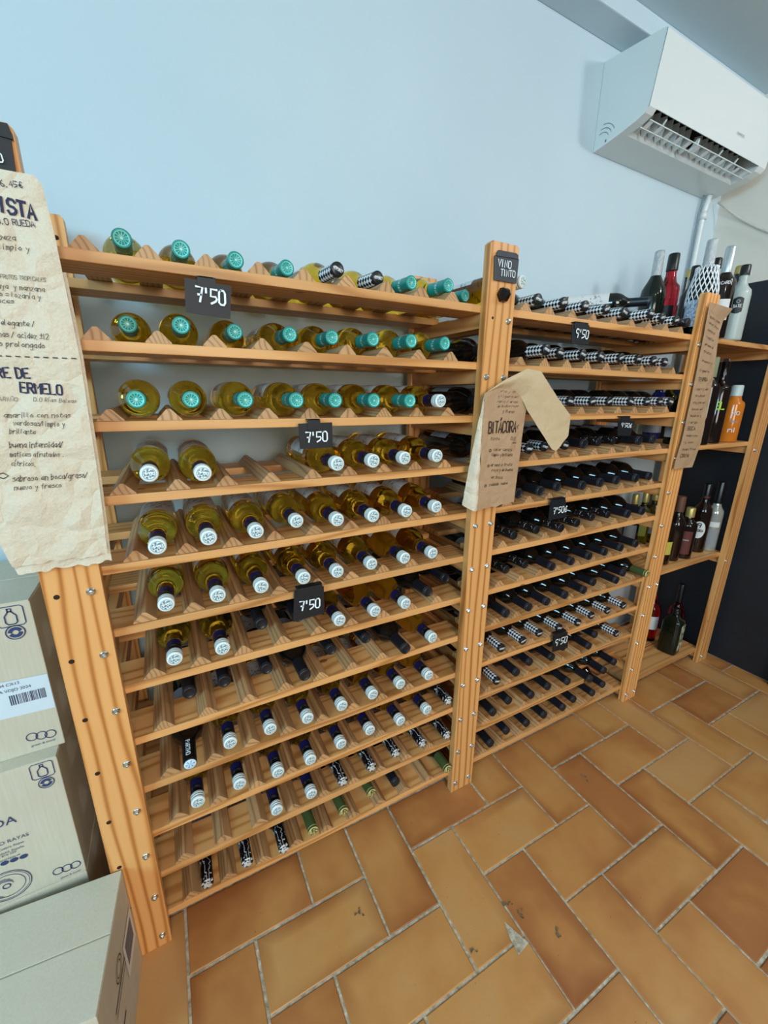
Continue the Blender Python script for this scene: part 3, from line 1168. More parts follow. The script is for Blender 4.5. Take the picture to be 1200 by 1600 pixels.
sheet(1.619, 1.046, 0.0, 0, 0.006).build('front_sheet', M['kraftpale'], LP)
sheet(1.500, 1.030, 0.0045, 0.004, 0.008).build('back_sheet', M['kraftpale'], LP)
FS = lambda x, z: (x - PL.x, SY(x, z) - 0.0012 - PL.y, z - PL.z)


def note(spec, F_, y, items, wd=0.10, mi=0, **kw):
    name, mat_, par = spec
    for text, q0, q1, hp in items:
        mb = MB()
        a, b = on_y(q0[0], q0[1], y), on_y(q1[0], q1[1], y)
        h = abs(on_y(q1[0], q1[1] - hp, y).z - b.z)
        write(mb, text, (a.x, a.z), (b.x, b.z), h, F_, wd, mi, **kw)
        mb.build(name, mat_, par)


NL = ('marker_lettering', M['ink'], LP)
note(NL, FS, -0.016, [('NISTA', (-14, 327), (56, 343), 22)], 0.20)
note(NL, FS, -0.016, [('RE DE', (-4, 590), (47, 591), 15), ('ERMELO', (33, 613), (98, 617), 15)], 0.19)
note(NL, FS, -0.016, [('6,45€', (2, 291), (36, 294), 9), ('D.O RUEDA', (-4, 350), (55, 355), 9)], 0.13)
note(('pen_lettering', M['inkgrey'], LP), FS, -0.016, [
    ('cabeza', (-14, 374), (25, 377), 9), ('limpio y', (0, 390), (46, 394), 9),
    ('FRUTOS TROPICALES', (1, 435), (72, 441), 6), ('papaya) y manzana', (-22, 449), (70, 457), 8),
    ('fondo = lozanía y', (-25, 461), (64, 469), 8), ('nueces', (-18, 473), (22, 475), 8),
    ('y elegante /', (-8, 508), (54, 511), 9), ('finas / acidez ±12', (-12, 526), (76, 531), 9),
    ('largo prolongado', (-26, 540), (70, 545), 9),
    ('ALBARIÑO', (-22, 626), (27, 627), 6), ('D.O Rías Baixas', (53, 627), (119, 630), 6),
    ('amarillo con notas', (6, 653), (110, 653), 8), ('verdosas/limpio y', (20, 665), (101, 667), 8),
    ('brillante', (15, 678), (55, 679), 8), ('buena intensidad/', (15, 700), (98, 699), 9),
    ('matices afrutados .', (16, 714), (100, 714), 8), ('cítricos.', (18, 728), (56, 729), 8),
    ('sabroso en boca/graso/', (20, 753), (136, 747), 9), ('nuevo y fresco', (23, 766), (96, 762), 8)], 0.10, slant=0.25)
m = MB()
for k in range(9):
    a, b = on_y(-4 + k * 14.5, 556 + k * .5, -0.016), on_y(3 + k * 14.5, 556.4 + k * .5, -0.016)
    if b.x < 0.046:
        ribbon(m, [(a.x, a.z), (b.x, b.z)], 0.0017, FS)
m.build('dashed_line', M['inkgrey'], LP)
m = MB()
c = on_y(2, 745, -.016)
ribbon(m, [(c.x - .004, c.z + .004), (c.x + .004, c.z + .006), (c.x + .009, c.z + .001), (c.x + .003, c.z - .003), (c.x - .004, c.z)], 0.0016, FS)
m.build('pen_doodle', M['inkgrey'], LP)

# --- the note curling off the middle post
BP = thing('paper_note', 'curling brown paper note reading BITÁCORA, taped to the middle post', 'paper note', (0.93, -0.01, 1.2))
Q = BP.location
BY = lambda x, z: crump(x, z, 0.0020, -0.022)
corn = [on_y(u, v, -0.022) for u, v in ((757, 615), (822, 640), (803, 785), (746, 797))]
arc = [on_y(u, v, -0.022) for u, v in ((757, 615), (766, 610), (778, 606), (790, 604), (801, 608), (812, 617), (819, 628), (822, 640))]
m = MB()


def bmain(u, v):
    k = u * 7
    i = min(int(k), 6)
    f = k - i
    tp = arc[i].lerp(arc[i + 1], f)
    bt_ = corn[3].lerp(corn[2], u)
    p = tp.lerp(bt_, v)
    z = p.z + (0.004 * mno.noise(Vector((u * 7, 1, 2))) if v > .98 else 0)
    return (p.x - Q.x, BY(p.x, p.z) - Q.y, z - Q.z)


m.grid(bmain, 20, 50)
m.build('hanging_sheet', M['kraft'], BP)
m = MB()
fl_in = [corn[0], on_y(752, 690, -0.022), on_y(748, 760, -0.022), on_y(746, 797, -0.022)]
fl_out = [on_y(757, 615, -0.020), on_y(741, 690, -0.012), on_y(728, 755, -0.006), on_y(722, 789, -0.006)]


def bfl(u, v):
    k = min(v * 3, 2.9999)
    i = int(k)
    f = k - i
    a, b = fl_in[i].lerp(fl_in[i + 1], f), fl_out[i].lerp(fl_out[i + 1], f)
    p = a.lerp(b, u)
    dy = -0.012 * math.sin(PI * u) * v + 0.003 * mno.noise(Vector((u * 5, v * 12, 0)))
    if i == 0 and f == 0:
        pass
    return (p.x - Q.x, BY(a.x, a.z) * (1 - u) + p.y * u + dy - Q.y, p.z - Q.z - (0.006 * math.sin(PI * u) if v > .99 else 0))


m.grid(bfl, 8, 30)
m.build('folded_edge', M['kraftpale'], BP)
m = MB()
A = [((757, 615), -.022), ((778, 606), -.022), ((797, 606), -.022), ((813, 618), -.022), ((823, 640), -.026), ((838, 664), -.034), ((850, 683), -.042), ((862, 702), -.050)]
B = [((757, 615), -.022), ((788, 594), -.030), ((824, 576), -.034), ((846, 580), -.038), ((868, 616), -.044), ((892, 650), -.050), ((888, 681), -.052), ((869, 705), -.052)]
A3 = [on_y(q[0], q[1], y) for q, y in A]
B3 = [on_y(q[0], q[1], y) for q, y in B]


def bcurl(u, v):
    k = min(v * 7, 6.9999)
    i = int(k)
    f = k - i
    f2 = f
    a, b = A3[i].lerp(A3[i + 1], f2), B3[i].lerp(B3[i + 1], f2)
    p = a.lerp(b, u)
    p.y -= 0.010 * math.sin(PI * u) * math.sin(PI * min(v * 1.1, 1)) + 0.0015 * mno.noise(p * 40)
    return p - Q


m.grid(bcurl, 14, 60)
m.build('curled_over_top', kraft('kraft_paper_lit_back', 'cbb491', 'bba37e', 0.3), BP)  # same kraft, tinted lighter to stand in for light on the curl
FB = lambda x, z: (x - Q.x, BY(x, z) - 0.0012 - Q.y, z - Q.z)
note(('marker_lettering', M['inkbrown'], BP), FB, -0.022, [('BITÁCORA', (763, 677), (805, 675), 17)], 0.13)
m = MB()
ribbon(m, [(on_y(810, 664, -.022).x, on_y(810, 664, -.022).z), (on_y(807, 667, -.022).x, on_y(807, 667, -.022).z), (on_y(809, 669, -.022).x, on_y(809, 669, -.022).z)], 0.002, FB)
m.build('marker_flourish', M['inkbrown'], BP)
note(('pen_lettering', M['inkbrown'], BP), FB, -0.022, [
    ('roja', (782, 613), (803, 614), 4), ('y ligera en', (778, 621), (808, 622), 4), ('nariz / aroma', (777, 629), (808, 630), 4), ('de frutos rojos', (777, 637), (809, 636), 4),
    ('y flores', (785, 645), (802, 646), 5), ('tinto', (766, 688), (780, 688), 5), ('D.O', (797, 687), (804, 688), 5), ('madrid', (800, 693), (806, 693), 3),
    ('color cereza', (771, 705), (799, 705), 5), ('limpio y brillante', (768, 713), (800, 713), 5),
    ('aroma a fruta', (766, 729), (799, 728), 5), ('roja y de buena', (768, 737), (800, 736), 5), ('en boca', (767, 748), (784, 748), 5),
    ('redondo, suave', (764, 760), (792, 757), 5)], 0.10, slant=.2)
for q in ((766, 704), (763, 728), (758, 759)):
    m = MB()
    c = on_y(q[0], q[1], -.022)
    disc_ring(m, c.x, c.z, 0.0032, 0.0018, FB, n=10)
    m.build('pen_bullet', M['inkbrown'], BP)

# --- the long narrow note on the post beside the spirits
RP = thing('paper_note', 'long narrow brown paper note of small handwriting on the right rack post', 'paper note', (1.9, -0.008, 1.4))
Q2 = RP.location
RR = [on_y(u, v, -0.010) for u, v in ((1134, 484), (1124, 520), (1118, 560), (1111, 610), (1103, 650), (1095, 690), (1081, 730))]
RL = [on_y(u, v, -0.010) for u, v in ((1109, 472), (1102, 505), (1094, 550), (1082, 610), (1073, 650), (1064, 690), (1052, 733))]
RYf = lambda x, z: crump(x, z, 0.0020, -0.011)


def rfn(u, v):
    k = min(v * 6, 5.9999)
    i = int(k)
    f = k - i
    p = RL[i].lerp(RL[i + 1], f).lerp(RR[i].lerp(RR[i + 1], f), u)
    dy = -0.02 * max(0, 0.08 - v) / 0.08 * u
    return (p.x - Q2.x, RYf(p.x, p.z) + dy - Q2.y, p.z - Q2.z)


m = MB(); m.grid(rfn, 10, 60)
m.build('hanging_sheet', M['kraft'], RP)
F2 = lambda x, z: (x - Q2.x, RYf(x, z) - 0.0012 - Q2.y, z - Q2.z)
wl = ['VINO', 'tinto joven', 'color rojo', 'cereza', 'limpio', 'aroma a', 'fruta', 'fresca y', 'ligera', 'TEMPRA', 'nariz de', 'frutos', 'rojos en', 'boca es', 'suave y', 'largo', 'BOCA', 'sabroso', 'y con', 'buen final', 'CREMA']
for k, wd_ in enumerate(wl):
    v = 0.07 + k * 0.043
    a, b = Vector(rfn(0.16, v)) + Q2, Vector(rfn(0.30 + .06 * min(len(wd_), 9), v)) + Q2
    big = wd_.isupper()
    m = MB()
    write(m, wd_, (a.x, a.z), (b.x, b.z), 0.013 if big else 0.0085, F2, 0.14, 0, slant=.1)
    m.build('pen_lettering', M['inkbrown'], RP)


# ================================================================ black chalk signs
def sign(name, label, cat, pts, text_items, y, px_clip=None, group=None, clip_top=None):
    """pts: four pixels (tl, tr, br, bl) of the card on plane y"""
    P3 = [on_y(u, v, y) for u, v in pts]
    c = sum(P3, Vector()) / 4
    b = thing(name, label, cat, tuple(c), group=group)
    m = MB()
    fr = [p - c for p in P3]
    bk = [Vector((p.x, p.y + 0.0016, p.z)) for p in fr]
    m.add(fr + bk, [(0, 1, 2, 3), (7, 6, 5, 4), (0, 4, 5, 1), (1, 5, 6, 2), (2, 6, 7, 3), (3, 7, 4, 0)])
    m.build('card', M['chalkboard'], b)
    if px_clip:
        q = [on_y(u, v, y) for u, v in px_clip]
        x0, x1 = q[0].x - c.x, q[1].x - c.x
        zb = max(fr[0].z, fr[1].z) - 0.014
        zt = (clip_top if clip_top is not None else q[0].z) - c.z
        m = MB()
        m.prism([(x0, zb), (x1, zb), (x1, zt - .002), (x1 - .004, zt + .0015), (x0 + .004, zt + .0015), (x0, zt - .002)], 1, -0.0022, -0.0004)
        m.box(x0, x1, -0.0022, 0.0125, zt - 0.0005, zt + 0.0012)
        m.build('clip', M['chalkboard'], b)
    m = MB()
    FC = lambda a, d: (a, -0.0030, d)
    for text, q0, q1, hp in text_items:
        a, d = on_y(q0[0], q0[1], y) - c, on_y(q1[0], q1[1], y) - c
        h = abs(on_y(q1[0], q1[1] - hp, y).z - on_y(q1[0], q1[1], y).z)
        write(m, text, (a.x, a.z), (d.x, d.z), h, FC, 0.15, 0, jit=0.02)
    m.build('chalk_lettering', M['chalk'], b)
    return b


TG = None
sign('price_tag', "black price card reading 7'50 clipped to left bay's top shelf", 'price tag', [(288, 434), (361, 447), (360, 498), (290, 488)],
     [("7'50", (307, 471), (352, 478), 22)], 0.010, [(307, 432), (336, 436)])
sign('price_tag', "black price card reading 7'50 clipped to left bay's third shelf down", 'price tag', [(466, 662), (519, 660), (520, 699), (469, 702)],
     [("7'50", (478, 691), (511, 689), 15)], 0.010, [(480, 656), (500, 656)])
sign('price_tag', "tilted black price card reading 7'50 clipped to left bay's sixth shelf down", 'price tag', [(460, 924), (506, 916), (507, 958), (458, 972)],
     [("7'50", (468, 954), (499, 948), 14)], 0.010, [(463, 920), (503, 914)])
sign('price_tag', "black price card reading 9'50 clipped to middle bay's top shelf", 'price tag', [(894, 508), (921, 508), (920, 538), (893, 537)],
     [("9'50", (898, 527), (917, 530), 13)], 0.010, [(898, 503), (919, 503)])
sign('price_tag', "black price card reading 9'50€ clipped to middle bay's third shelf down", 'price tag', [(966, 657), (992, 657), (985, 681), (965, 681)],
     [("9'50€", (969, 667), (985, 668), 6)], 0.010, [(970, 651), (984, 651)])
sign('price_tag', "black price card reading 7'50€ clipped to middle bay's fifth shelf down", 'price tag', [(860, 785), (884, 781), (885, 808), (857, 813)],
     [("7'50€", (863, 803), (884, 799), 9)], 0.010, [(861, 781), (883, 777)])
sign('price_tag', "tilted black price card reading 9'50 clipped to middle bay's ninth shelf down", 'price tag', [(864, 994), (887, 987), (887, 1012), (863, 1019)],
     [("9'50", (866, 1009), (884, 1003), 9)], 0.010, [(866, 991), (884, 986)])
vt = sign('chalk_sign', 'small slate-grey sign reading VINO TINTO at the top of the middle post', 'sign', [(773, 399), (811, 405), (807, 443), (772, 437)],
          [('VINO', (777, 416), (797, 420), 11), ('TINTO', (781, 431), (803, 434), 10)], -0.0045)
m = MB()
pp = [on_y(u, v, -0.0045) - vt.location for u, v in ((775, 399.5), (809, 405), (809, 399), (806, 396), (781, 391), (778, 391))]
m.prism([(p.x, p.z) for p in pp], 1, -0.002, 0.0012)
m.build('top_tab', M['chalkboard'], vt)
M['chalkboard2'] = plain('slate_board', '3a3f45', 0.6)
for c_ in vt.children:
    if c_.name.startswith(('card', 'top_tab')):
        c_.data.materials.clear(); c_.data.materials.append(M['chalkboard2'])
vb = sign('chalk_sign', 'black chalk sign at the very top of the left post, above the crumpled note', 'sign', [(-40, 205), (17, 217), (25, 273), (-40, 262)],
          [('VINO', (-36, 252), (7, 255), 14)], -0.004)
m = MB()
pp = [on_y(u, v, -0.004) - vb.location for u, v in ((-30, 205), (21, 219), (19, 210), (12, 194), (-6, 190), (-30, 190))]
m.prism([(p.x, p.z) for p in pp], 1, -0.002, 0.0012)
m.build('top_tab', M['chalkboard'], vb)
# faceted black knob on the middle post
kb = thing('faceted_knob', 'small faceted black plastic knob on the middle post, under the VINO TINTO sign', 'knob', (0.931, -0.0002, 1.566), (PI / 2, 0, 0))
m = MB()
m.lathe([(0.018, 0.0), (0.017, 0.010), (0.010, 0.020), (0.001, 0.026)], 6, smooth=False)
m.build('knob_body', plain('gloss_black_plastic', '08090b', 0.12), kb)

# ================================================================ air conditioner
M['acw'] = plain('white_plastic', 'd6dddd', 0.28)
M['acd'] = plain('dark_duct', '0d1114', 0.8)
M['acg'] = plain('grey_print_on_plastic', '6e767b', 0.5)
AX0, AX1 = 1.700, 2.520
ac = thing('air_conditioner', 'white wall-mounted split air conditioner with its outlet flap open, high in the corner', 'air conditioner', (AX0, WY, 2.208))
AL = ac.location
prof = [(.419, 2.208), (.36, 2.215), (.316, 2.222), (.262, 2.233), (.232, 2.243), (.219, 2.256), (.215, 2.290), (.209, 2.340), (.2045, 2.373), (.198, 2.425), (.1955, 2.443), (.203, 2.450), (.419, 2.477)]
cav = [(.419, 2.208), (.36, 2.215), (.312, 2.2225), (.322, 2.285), (.300, 2.325), (.250, 2.325), (.228, 2.262), (.219, 2.256), (.215, 2.290), (.209, 2.340), (.2045, 2.373), (.198, 2.425), (.1955, 2.443), (.203, 2.450), (.419, 2.477)]
loc = lambda pts: [(y - AL.y, z - AL.z) for y, z in pts]
W_ = AX1 - AX0
m = MB()
m.prism(loc(prof), 0, 0.0, 0.040)
m.prism(loc(prof), 0, W_ - 0.055, W_)
m.prism(loc(cav), 0, 0.040, W_ - 0.055)
m.build('housing', M['acw'], ac, bevel=0.0008)
m = MB()
m.add([(x, y - AL.y, z - AL.z) for x in (0.041, W_ - 0.056) for y, z in ((.318, 2.275), (.299, 2.3235), (.251, 2.3235), (.238, 2.29))], [(0, 1, 5, 4), (1, 2, 6, 5), (2, 3, 7, 6)])
m.build('outlet_duct', M['acd'], ac)
for k in range(17):
    if k == 8:
        continue
    x = 0.065 + k * 0.0395
    m = MB()
    m.prism(loc([(.305, 2.232), (.285, 2.236), (.275, 2.262), (.270, 2.300), (.300, 2.305), (.312, 2.262)]), 0, x, x + 0.0018)
    o_ = m.build('air_vane', M['acw'], ac)
m = MB()
m.box(0.040, W_ - 0.055, -0.152, -0.149, 0.020, 0.0225)
m.box(0.046, W_ - 0.060, -0.1795, -0.1765, 0.0305, 0.033)
for k in range(12):
    x = 0.05 + k * 0.061
    m.add([(x, -0.150, 0.0205), (x + .020, -0.150, 0.0205), (x + .020, -0.178, 0.0315), (x, -0.178, 0.0315)], [(0, 1, 2, 3)])
m.prism([(-0.150, 0.018), (-0.1775, 0.029), (-0.182, 0.050), (-0.175, 0.052), (-0.160, 0.036), (-0.148, 0.028)], 0, 0.345, 0.352)
for xs in (0.12, 0.50, 0.62):
    m.prism([(-0.176, 0.031), (-0.190, 0.046), (-0.186, 0.048), (-0.172, 0.035)], 0, xs, xs + .004)
m.build('louvre_flap', M['acw'], ac)
m = MB()
m.prism([(-0.196, 0.046), (-0.2005, 0.05), (-0.2055, 0.085), (-0.2145, 0.165), (-0.2235, 0.235), (-0.222, 0.236), (-0.2135, 0.165), (-0.2045, 0.085), (-0.199, 0.05)], 0, -0.001, 0.0)
m.build('panel_seam', M['acg'], ac)
font_text('brand_lettering', 'CLIMATEC', 0.0125, M['acg'], (0.535, -0.2098, 0.098), ac, rot=(PI / 2 - 0.12, 0, 0))
m = MB()
FA = lambda a, b: (-0.0012, a, b)
for k, r_ in enumerate((0.030, 0.042, 0.054)):
    disc_ring(m, -0.030, 0.018, r_, 0.0018, FA, a0=1.2 + .2 * k, a1=2.7, n=10)
m.box(-0.0012, -0.0006, -0.052, -0.047, 0.012, 0.020)
m.build('moulded_emblem', M['acg'], ac)
m = MB()
m.add([(0.095, -0.085, 0.0118), (0.20, -0.085, 0.0118), (0.20, -0.05, 0.0066), (0.095, -0.05, 0.0066)], [(0, 1, 2, 3)])
m.build('warning_sticker', plain('pink_sticker', 'c9b3b6', 0.6), ac)
m = MB()
m.add([(0.60, -0.085, 0.0118), (0.70, -0.085, 0.0118), (0.70, -0.05, 0.0066), (0.60, -0.05, 0.0066)], [(0, 1, 2, 3)])
m.build('rating_sticker', plain('grey_sticker', 'aeb4b6', 0.6), ac)
# drain pipe and cables in the corner
m = MB()
m.tube([(2.468, .392, 2.212), (2.466, .398, 2.17), (2.464, .402, 2.13), (2.462, .402, 1.85), (2.46, .402, 1.60)], 0.0125, 12)
m.tube([(2.465, .400, 2.150), (2.465, .401, 2.118)], 0.0155, 12)
tag(m.build('drain_pipe', M['acw']), 'white vertical drain pipe in the corner below the air conditioner', 'pipe')
m = MB()
m.tube([(2.445, .40, 2.215), (2.440, .408, 2.15), (2.438, .411, 1.9), (2.436, .411, 1.6)], 0.0035, 8)
tag(m.build('thin_cable', plain('grey_cable', '7f8f99', .5)), 'thin grey cable running down beside the white drain pipe', 'cable')
m = MB()
cp = [on_x(1122, 316, 2.56), on_x(1140, 330, 2.59), on_x(1155, 341, 2.605), on_x(1168, 348, 2.61), on_x(1182, 355, 2.61), on_x(1200, 362, 2.61), on_x(1240, 374, 2.61), on_x(1300, 385, 2.61)]
m.tube(cp, 0.0045, 8)
tag(m.build('wall_cable', plain('pale_cable', 'c8c6c0', .5)), 'pale cable sagging along the right wall under the air conditioner', 'cable')

# dark metal unit standing against the black wall at the frame edge
m = MB()
m.box(2.585, 2.615, -0.80, -0.245, 0.004, 0.26)
m.box(2.578, 2.586, -0.80, -0.262, 0.018, 0.25)
tag(m.build('metal_grille', plain('dark_blue_metal', '0c1c26', 0.35, 0.4), bevel=0.003), 'dark blue-black metal casing low on the black wall at the right edge', 'casing')

# ================================================================ spirits in the third bay
M['gl_dkgreen'] = plain('dark_green_glass', '10170f', 0.08)
M['gl_brown'] = plain('dark_brown_glass', '1a0d08', 0.08)
M['gl_clear'] = glass('clear_glass', 'f2f6f6', 0.02)
M['gl_red'] = glass('red_liqueur', 'd92f3c', 0.03)
M['gl_olive'] = glass('olive_glass', 'b8b23c', 0.03)
M['frost'] = plain('frosted_glass', 'aeb8b4', 0.35)
M['orange'] = plain('orange_liqueur', 'c8701c', 0.12)
M['blueglass'] = plain('cobalt_glass', '141f5e', 0.08)
M['silverglass'] = plain('silvery_glass', 'a9aca4', 0.15, 0.4)
M['foil'] = None
t = NT('silver_foil')
t.base(hexc('cfd5d8'))
t.set(Roughness=0.25, Metallic=0.9)
t.bump(t.noise(t.obj(), 160, 4, 0.7), 0.9, 0.006)
M['foil'] = t.m
M['capblack'] = plain('black_screw_cap', '0e0f12', 0.3)
M['capgold'] = plain('gold_screw_cap', 'b8a562', 0.35, 0.5)
M['capsilver'] = plain('silver_screw_cap', 'c3ccd0', 0.3, 0.7)
M['cappale'] = plain('pale_screw_cap', 'bccbc8', 0.35)
M['capcork'] = plain('greenish_cork_seal', '7d8464', 0.6)
M['capwood'] = plain('brown_seal', '5e3a28', 0.6)
M['lblwhite'] = plain('white_label', 'd4d6d6', 0.6)
M['lblblack'] = plain('black_label', '121316', 0.5)
M['lblred'] = plain('maroon_label', '5d2620', 0.6)
M['lblyellow'] = plain('yellow_label', 'c0b44a', 0.6)
M['lblgrey'] = plain('grey_label', '8d8f93', 0.6)
t = NT('blue_floral_label')
t.base(t.ramp(t.noise(t.obj(), 75, 4, 0.65), [(0.46, hexc('dfe6f2')), (0.5, hexc('4a63a8')), (0.56, hexc('dfe6f2'))], 'LINEAR'))
t.set(Roughness=0.6)
M['lblfloral'] = t.m
t = NT('green_landscape_label')
t.base(t.ramp(t.noise(t.obj(), 40, 3), [(0.4, hexc('54683f')), (0.6, hexc('c9cdbb'))]))
t.set(Roughness=0.6)
M['lblgreen'] = t.m


def prof_b(r, H, rn=0.014, hs=0.62, hn=0.76, foot=0.004):
    return [(r * .8, 0.0), (r - .001, foot * .6), (r, foot + .003), (r, H * hs), (r * .93, H * (hs + (hn - hs) * .35)), (r * .62, H * (hs + (hn - hs) * .7)), (rn * 1.15, H * hn), (rn, H * (hn + .05)), (rn, H * 0.97)]


def spirit(label, x, y, z, H, r, mat, capmat, capl=0.045, capr=0.0155, hs=0.62, hn=0.76, rn=0.014, labels=(), sq=None, rot=None, name='liquor_bottle', cat='bottle', seg=28):
    if rot is None:
        rot = math.atan2(CAM.y - y, CAM.x - x)
    b = thing(name, label, cat, (x, y, z), (0, 0, rot))
    m = MB()
    m.lathe(prof_b(r, H, rn, hs, hn), seg, sq=sq)
    m.build('glass_body', mat, b)
    m = MB()
    m.lathe([(capr, H - capl), (capr * .97, H - 0.004), (capr * .85, H)], 20, cap0=False)
    m.build('cap', capmat, b)
    for (z0, z1, half, lm) in labels:
        link('label', label_mesh('label', lm, z0, z1, half, r + 0.0006, 0.0), b)
    return b


def curved_text(b, text, r, z, h, width, mat, ang=0.0):
    m = MB()
    w_ = width
    write(m, text, (-w_ / 2, z), (w_ / 2, z), h, lambda s_, t_: ((r + .0016) * math.cos(s_ / r + ang), (r + .0016) * math.sin(s_ / r + ang), t_), 0.2, 0, jit=0)
    return m.build('lettering', mat, b)


z1, z4, z8, z12 = SH(1), SH(4), SH(8), SH(12)
cava = spirit('dark sparkling wine bottle with silver foil neck, leftmost of those standing upright', 1.888, 0.215, z1, 0.315, 0.043, M['gl_dkgreen'], M['foil'], 0.095, 0.0175, 0.50, 0.74)
redb = spirit('clear bottle of red liqueur with a black cap, on the top shelf', 2.000, 0.225, z1, 0.325, 0.039, M['gl_red'], M['capblack'], 0.060, 0.0205, 0.60, 0.72, rn=0.0185, labels=((0.05, 0.135, 0.8, M['lblblack']),))
spirit('slim clear glass bottle near the wall, just right of the red liqueur', 2.263, 0.300, z1, 0.32, 0.032, M['gl_clear'], M['capgold'], 0.03, 0.015, 0.5, 0.62)
spirit('brown bottle with a black cap between red liqueur and netted bottle', 2.165, 0.225, z1, 0.305, 0.036, M['gl_brown'], M['capblack'], 0.05, 0.0165)
netb = spirit('tall dark foil-topped bottle in white netting with a blue floral label', 1.948, 0.070, z1, 0.322, 0.044, M['gl_dkgreen'], M['foil'], 0.085, 0.0178, 0.45, 0.72, labels=((0.035, 0.125, 1.3, M['lblfloral']),))
m = MB()
NR = [(0.0465, 0.105), (0.0475, 0.13), (0.046, 0.16), (0.040, 0.19), (0.034, 0.215), (0.034, 0.235)]


def nprof(zz):
    for (r0, a0_), (r1, a1_) in zip(NR, NR[1:]):
        if a0_ <= zz <= a1_:
            return r0 + (r1 - r0) * (zz - a0_) / (a1_ - a0_)
    return NR[-1][0]


for sgn in (1, -1):
    for k in range(18):
        m.tube([((nprof(zz) + .002 * math.sin(zz * 200 + k)) * math.cos(k * PI / 9 + sgn * (zz - .105) * 9), (nprof(zz)) * math.sin(k * PI / 9 + sgn * (zz - .105) * 9), zz) for zz in [0.105 + 0.01 * i for i in range(14)]], 0.0020, 5)
m.build('net_sleeve', plain('white_foam_net', 'e9eef2', .6), netb)
spirit('dark bottle with a flat black cap behind the white netting', 2.103, 0.122, z1, 0.298, 0.033, M['gl_brown'], M['capblack'], 0.035, 0.0185)
rc = spirit('brown bottle with long silver cap and white-framed lettering', 2.030, 0.047, z1, 0.307, 0.0375, M['gl_brown'], M['capsilver'], 0.085, 0.0165, 0.60, 0.72, labels=((0.06, 0.13, 0.9, M['lblwhite']),))
m = MB()
for (a_, b_) in (((-.024, .188), (.024, .188)), ((.024, .188), (.024, .206)), ((.024, .206), (-.024, .206)), ((-.024, .206), (-.024, .188))):
    ribbon(m, [a_, b_], 0.0022, lambda s_, t_: (.0378 * math.cos(s_ / .0375), .0378 * math.sin(s_ / .0375), t_ - .012))
m.build('label_frame', M['lblwhite'], rc)
curved_text(rc, 'RICARD', 0.0362, 0.1795, 0.009, 0.038, M['lblwhite'])
spirit('bottle with a gold cap standing behind the frosted one on top', 2.238, 0.100, z1, 0.286, 0.034, M['gl_clear'], M['capgold'], 0.03, 0.0165)
vd = spirit('frosted white spirit bottle with black emblem, rightmost on the top shelf', 2.160, 0.046, z1, 0.266, 0.0345, M['frost'], M['capblack'], 0.036, 0.0165, 0.62, 0.76)
m = MB()
FV = lambda s_, t_: (.0356 * math.cos(s_ / .0345), .0356 * math.sin(s_ / .0345), t_)
hexp = [(0, .155), (.016, .146), (.016, .104), (0, .092), (-.016, .104), (-.016, .146)]
n_ = 8
m.add([FV(-.016 + .032 * i / n_, .101 + .006 * math.cos(PI * (i / n_ - .5)) * -1) for i in range(n_ + 1)] + [FV(-.016 + .032 * i / n_, .146 + .007 * math.cos(PI * (i / n_ - .5))) for i in range(n_ + 1)],
      [(i, i + 1, n_ + 2 + i, n_ + 1 + i) for i in range(n_)])
m.build('black_emblem', M['lblblack'], vd)
curved_text(vd, 'BATE', 0.0350, 0.116, 0.010, 0.024, M['lblwhite'])
m = MB()
disc_ring(m, 0, 0.137, 0.005, 0.003, lambda s_, t_: (.0364 * math.cos(s_ / .035), .0364 * math.sin(s_ / .035), t_), n=10)
m.build('emblem_figure', M['lblgrey'], vd)

spirit('bottle with white and pink label behind the long narrow note', 2.020, 0.105, z4, 0.25, 0.036, M['gl_dkgreen'], M['capblack'], labels=((0.03, 0.13, 1.2, M['lblwhite']),))
dk = spirit('dark bottle with greenish corked neck next to the narrow paper note', 2.118, 0.062, z4, 0.342, 0.037, M['gl_brown'], M['capcork'], 0.075, 0.0165, 0.66, 0.76)
curved_text(dk, 'a', 0.037, 0.180, 0.016, 0.014, M['lblgrey'])
curved_text(dk, 'I', 0.037, 0.150, 0.020, 0.004, M['lblgrey'])
ce = spirit('tall black bottle lettered in bright green, left of the orange one', 2.232, 0.072, z4, 0.341, 0.038, M['gl_brown'], M['gl_clear'], 0.07, 0.0150, 0.66, 0.72)
curved_text(ce, 'CEL', 0.038, 0.142, 0.028, 0.056, plain('bright_green_print', 'a6e02c', 0.5), 0.0)
orr = spirit('orange liqueur bottle with a pale cap, on the second spirits shelf', 2.362, 0.066, z4, 0.241, 0.0385, M['orange'], M['cappale'], 0.045, 0.0215, 0.66, 0.78, rn=0.019)
curved_text(orr, 'NO', 0.0385, 0.118, 0.014, 0.026, M['lblwhite'], 0.35)
curved_text(orr, 'ni', 0.0385, 0.045, 0.018, 0.026, M['lblwhite'], 0.35)
curved_text(orr, 'aoe', 0.0385, 0.085, 0.012, 0.026, M['lblgrey'], 0.35)
spirit('cobalt blue bottle against the wall, seen between rack shelves', 2.330, 0.285, z4, 0.30, 0.036, M['blueglass'], M['capblack'], labels=((0.05, 0.14, 1.0, M['lblblack']),))
spirit('bottle with white and navy label at the back, left of cobalt one', 2.175, 0.285, z4, 0.28, 0.037, M['blueglass'], M['capblack'], labels=((0.03, 0.13, 1.3, M['lblgrey']),))
ab = spirit('olive bottle with pale lettered label at the back, behind the right post', 2.252, 0.280, z4, 0.29, 0.036, M['gl_olive'], M['capblack'], labels=((0.07, 0.10, 1.2, M['lblwhite']),))
curved_text(ab, 'WBELLA', 0.0366, 0.077, 0.014, 0.055, M['inkgrey'])

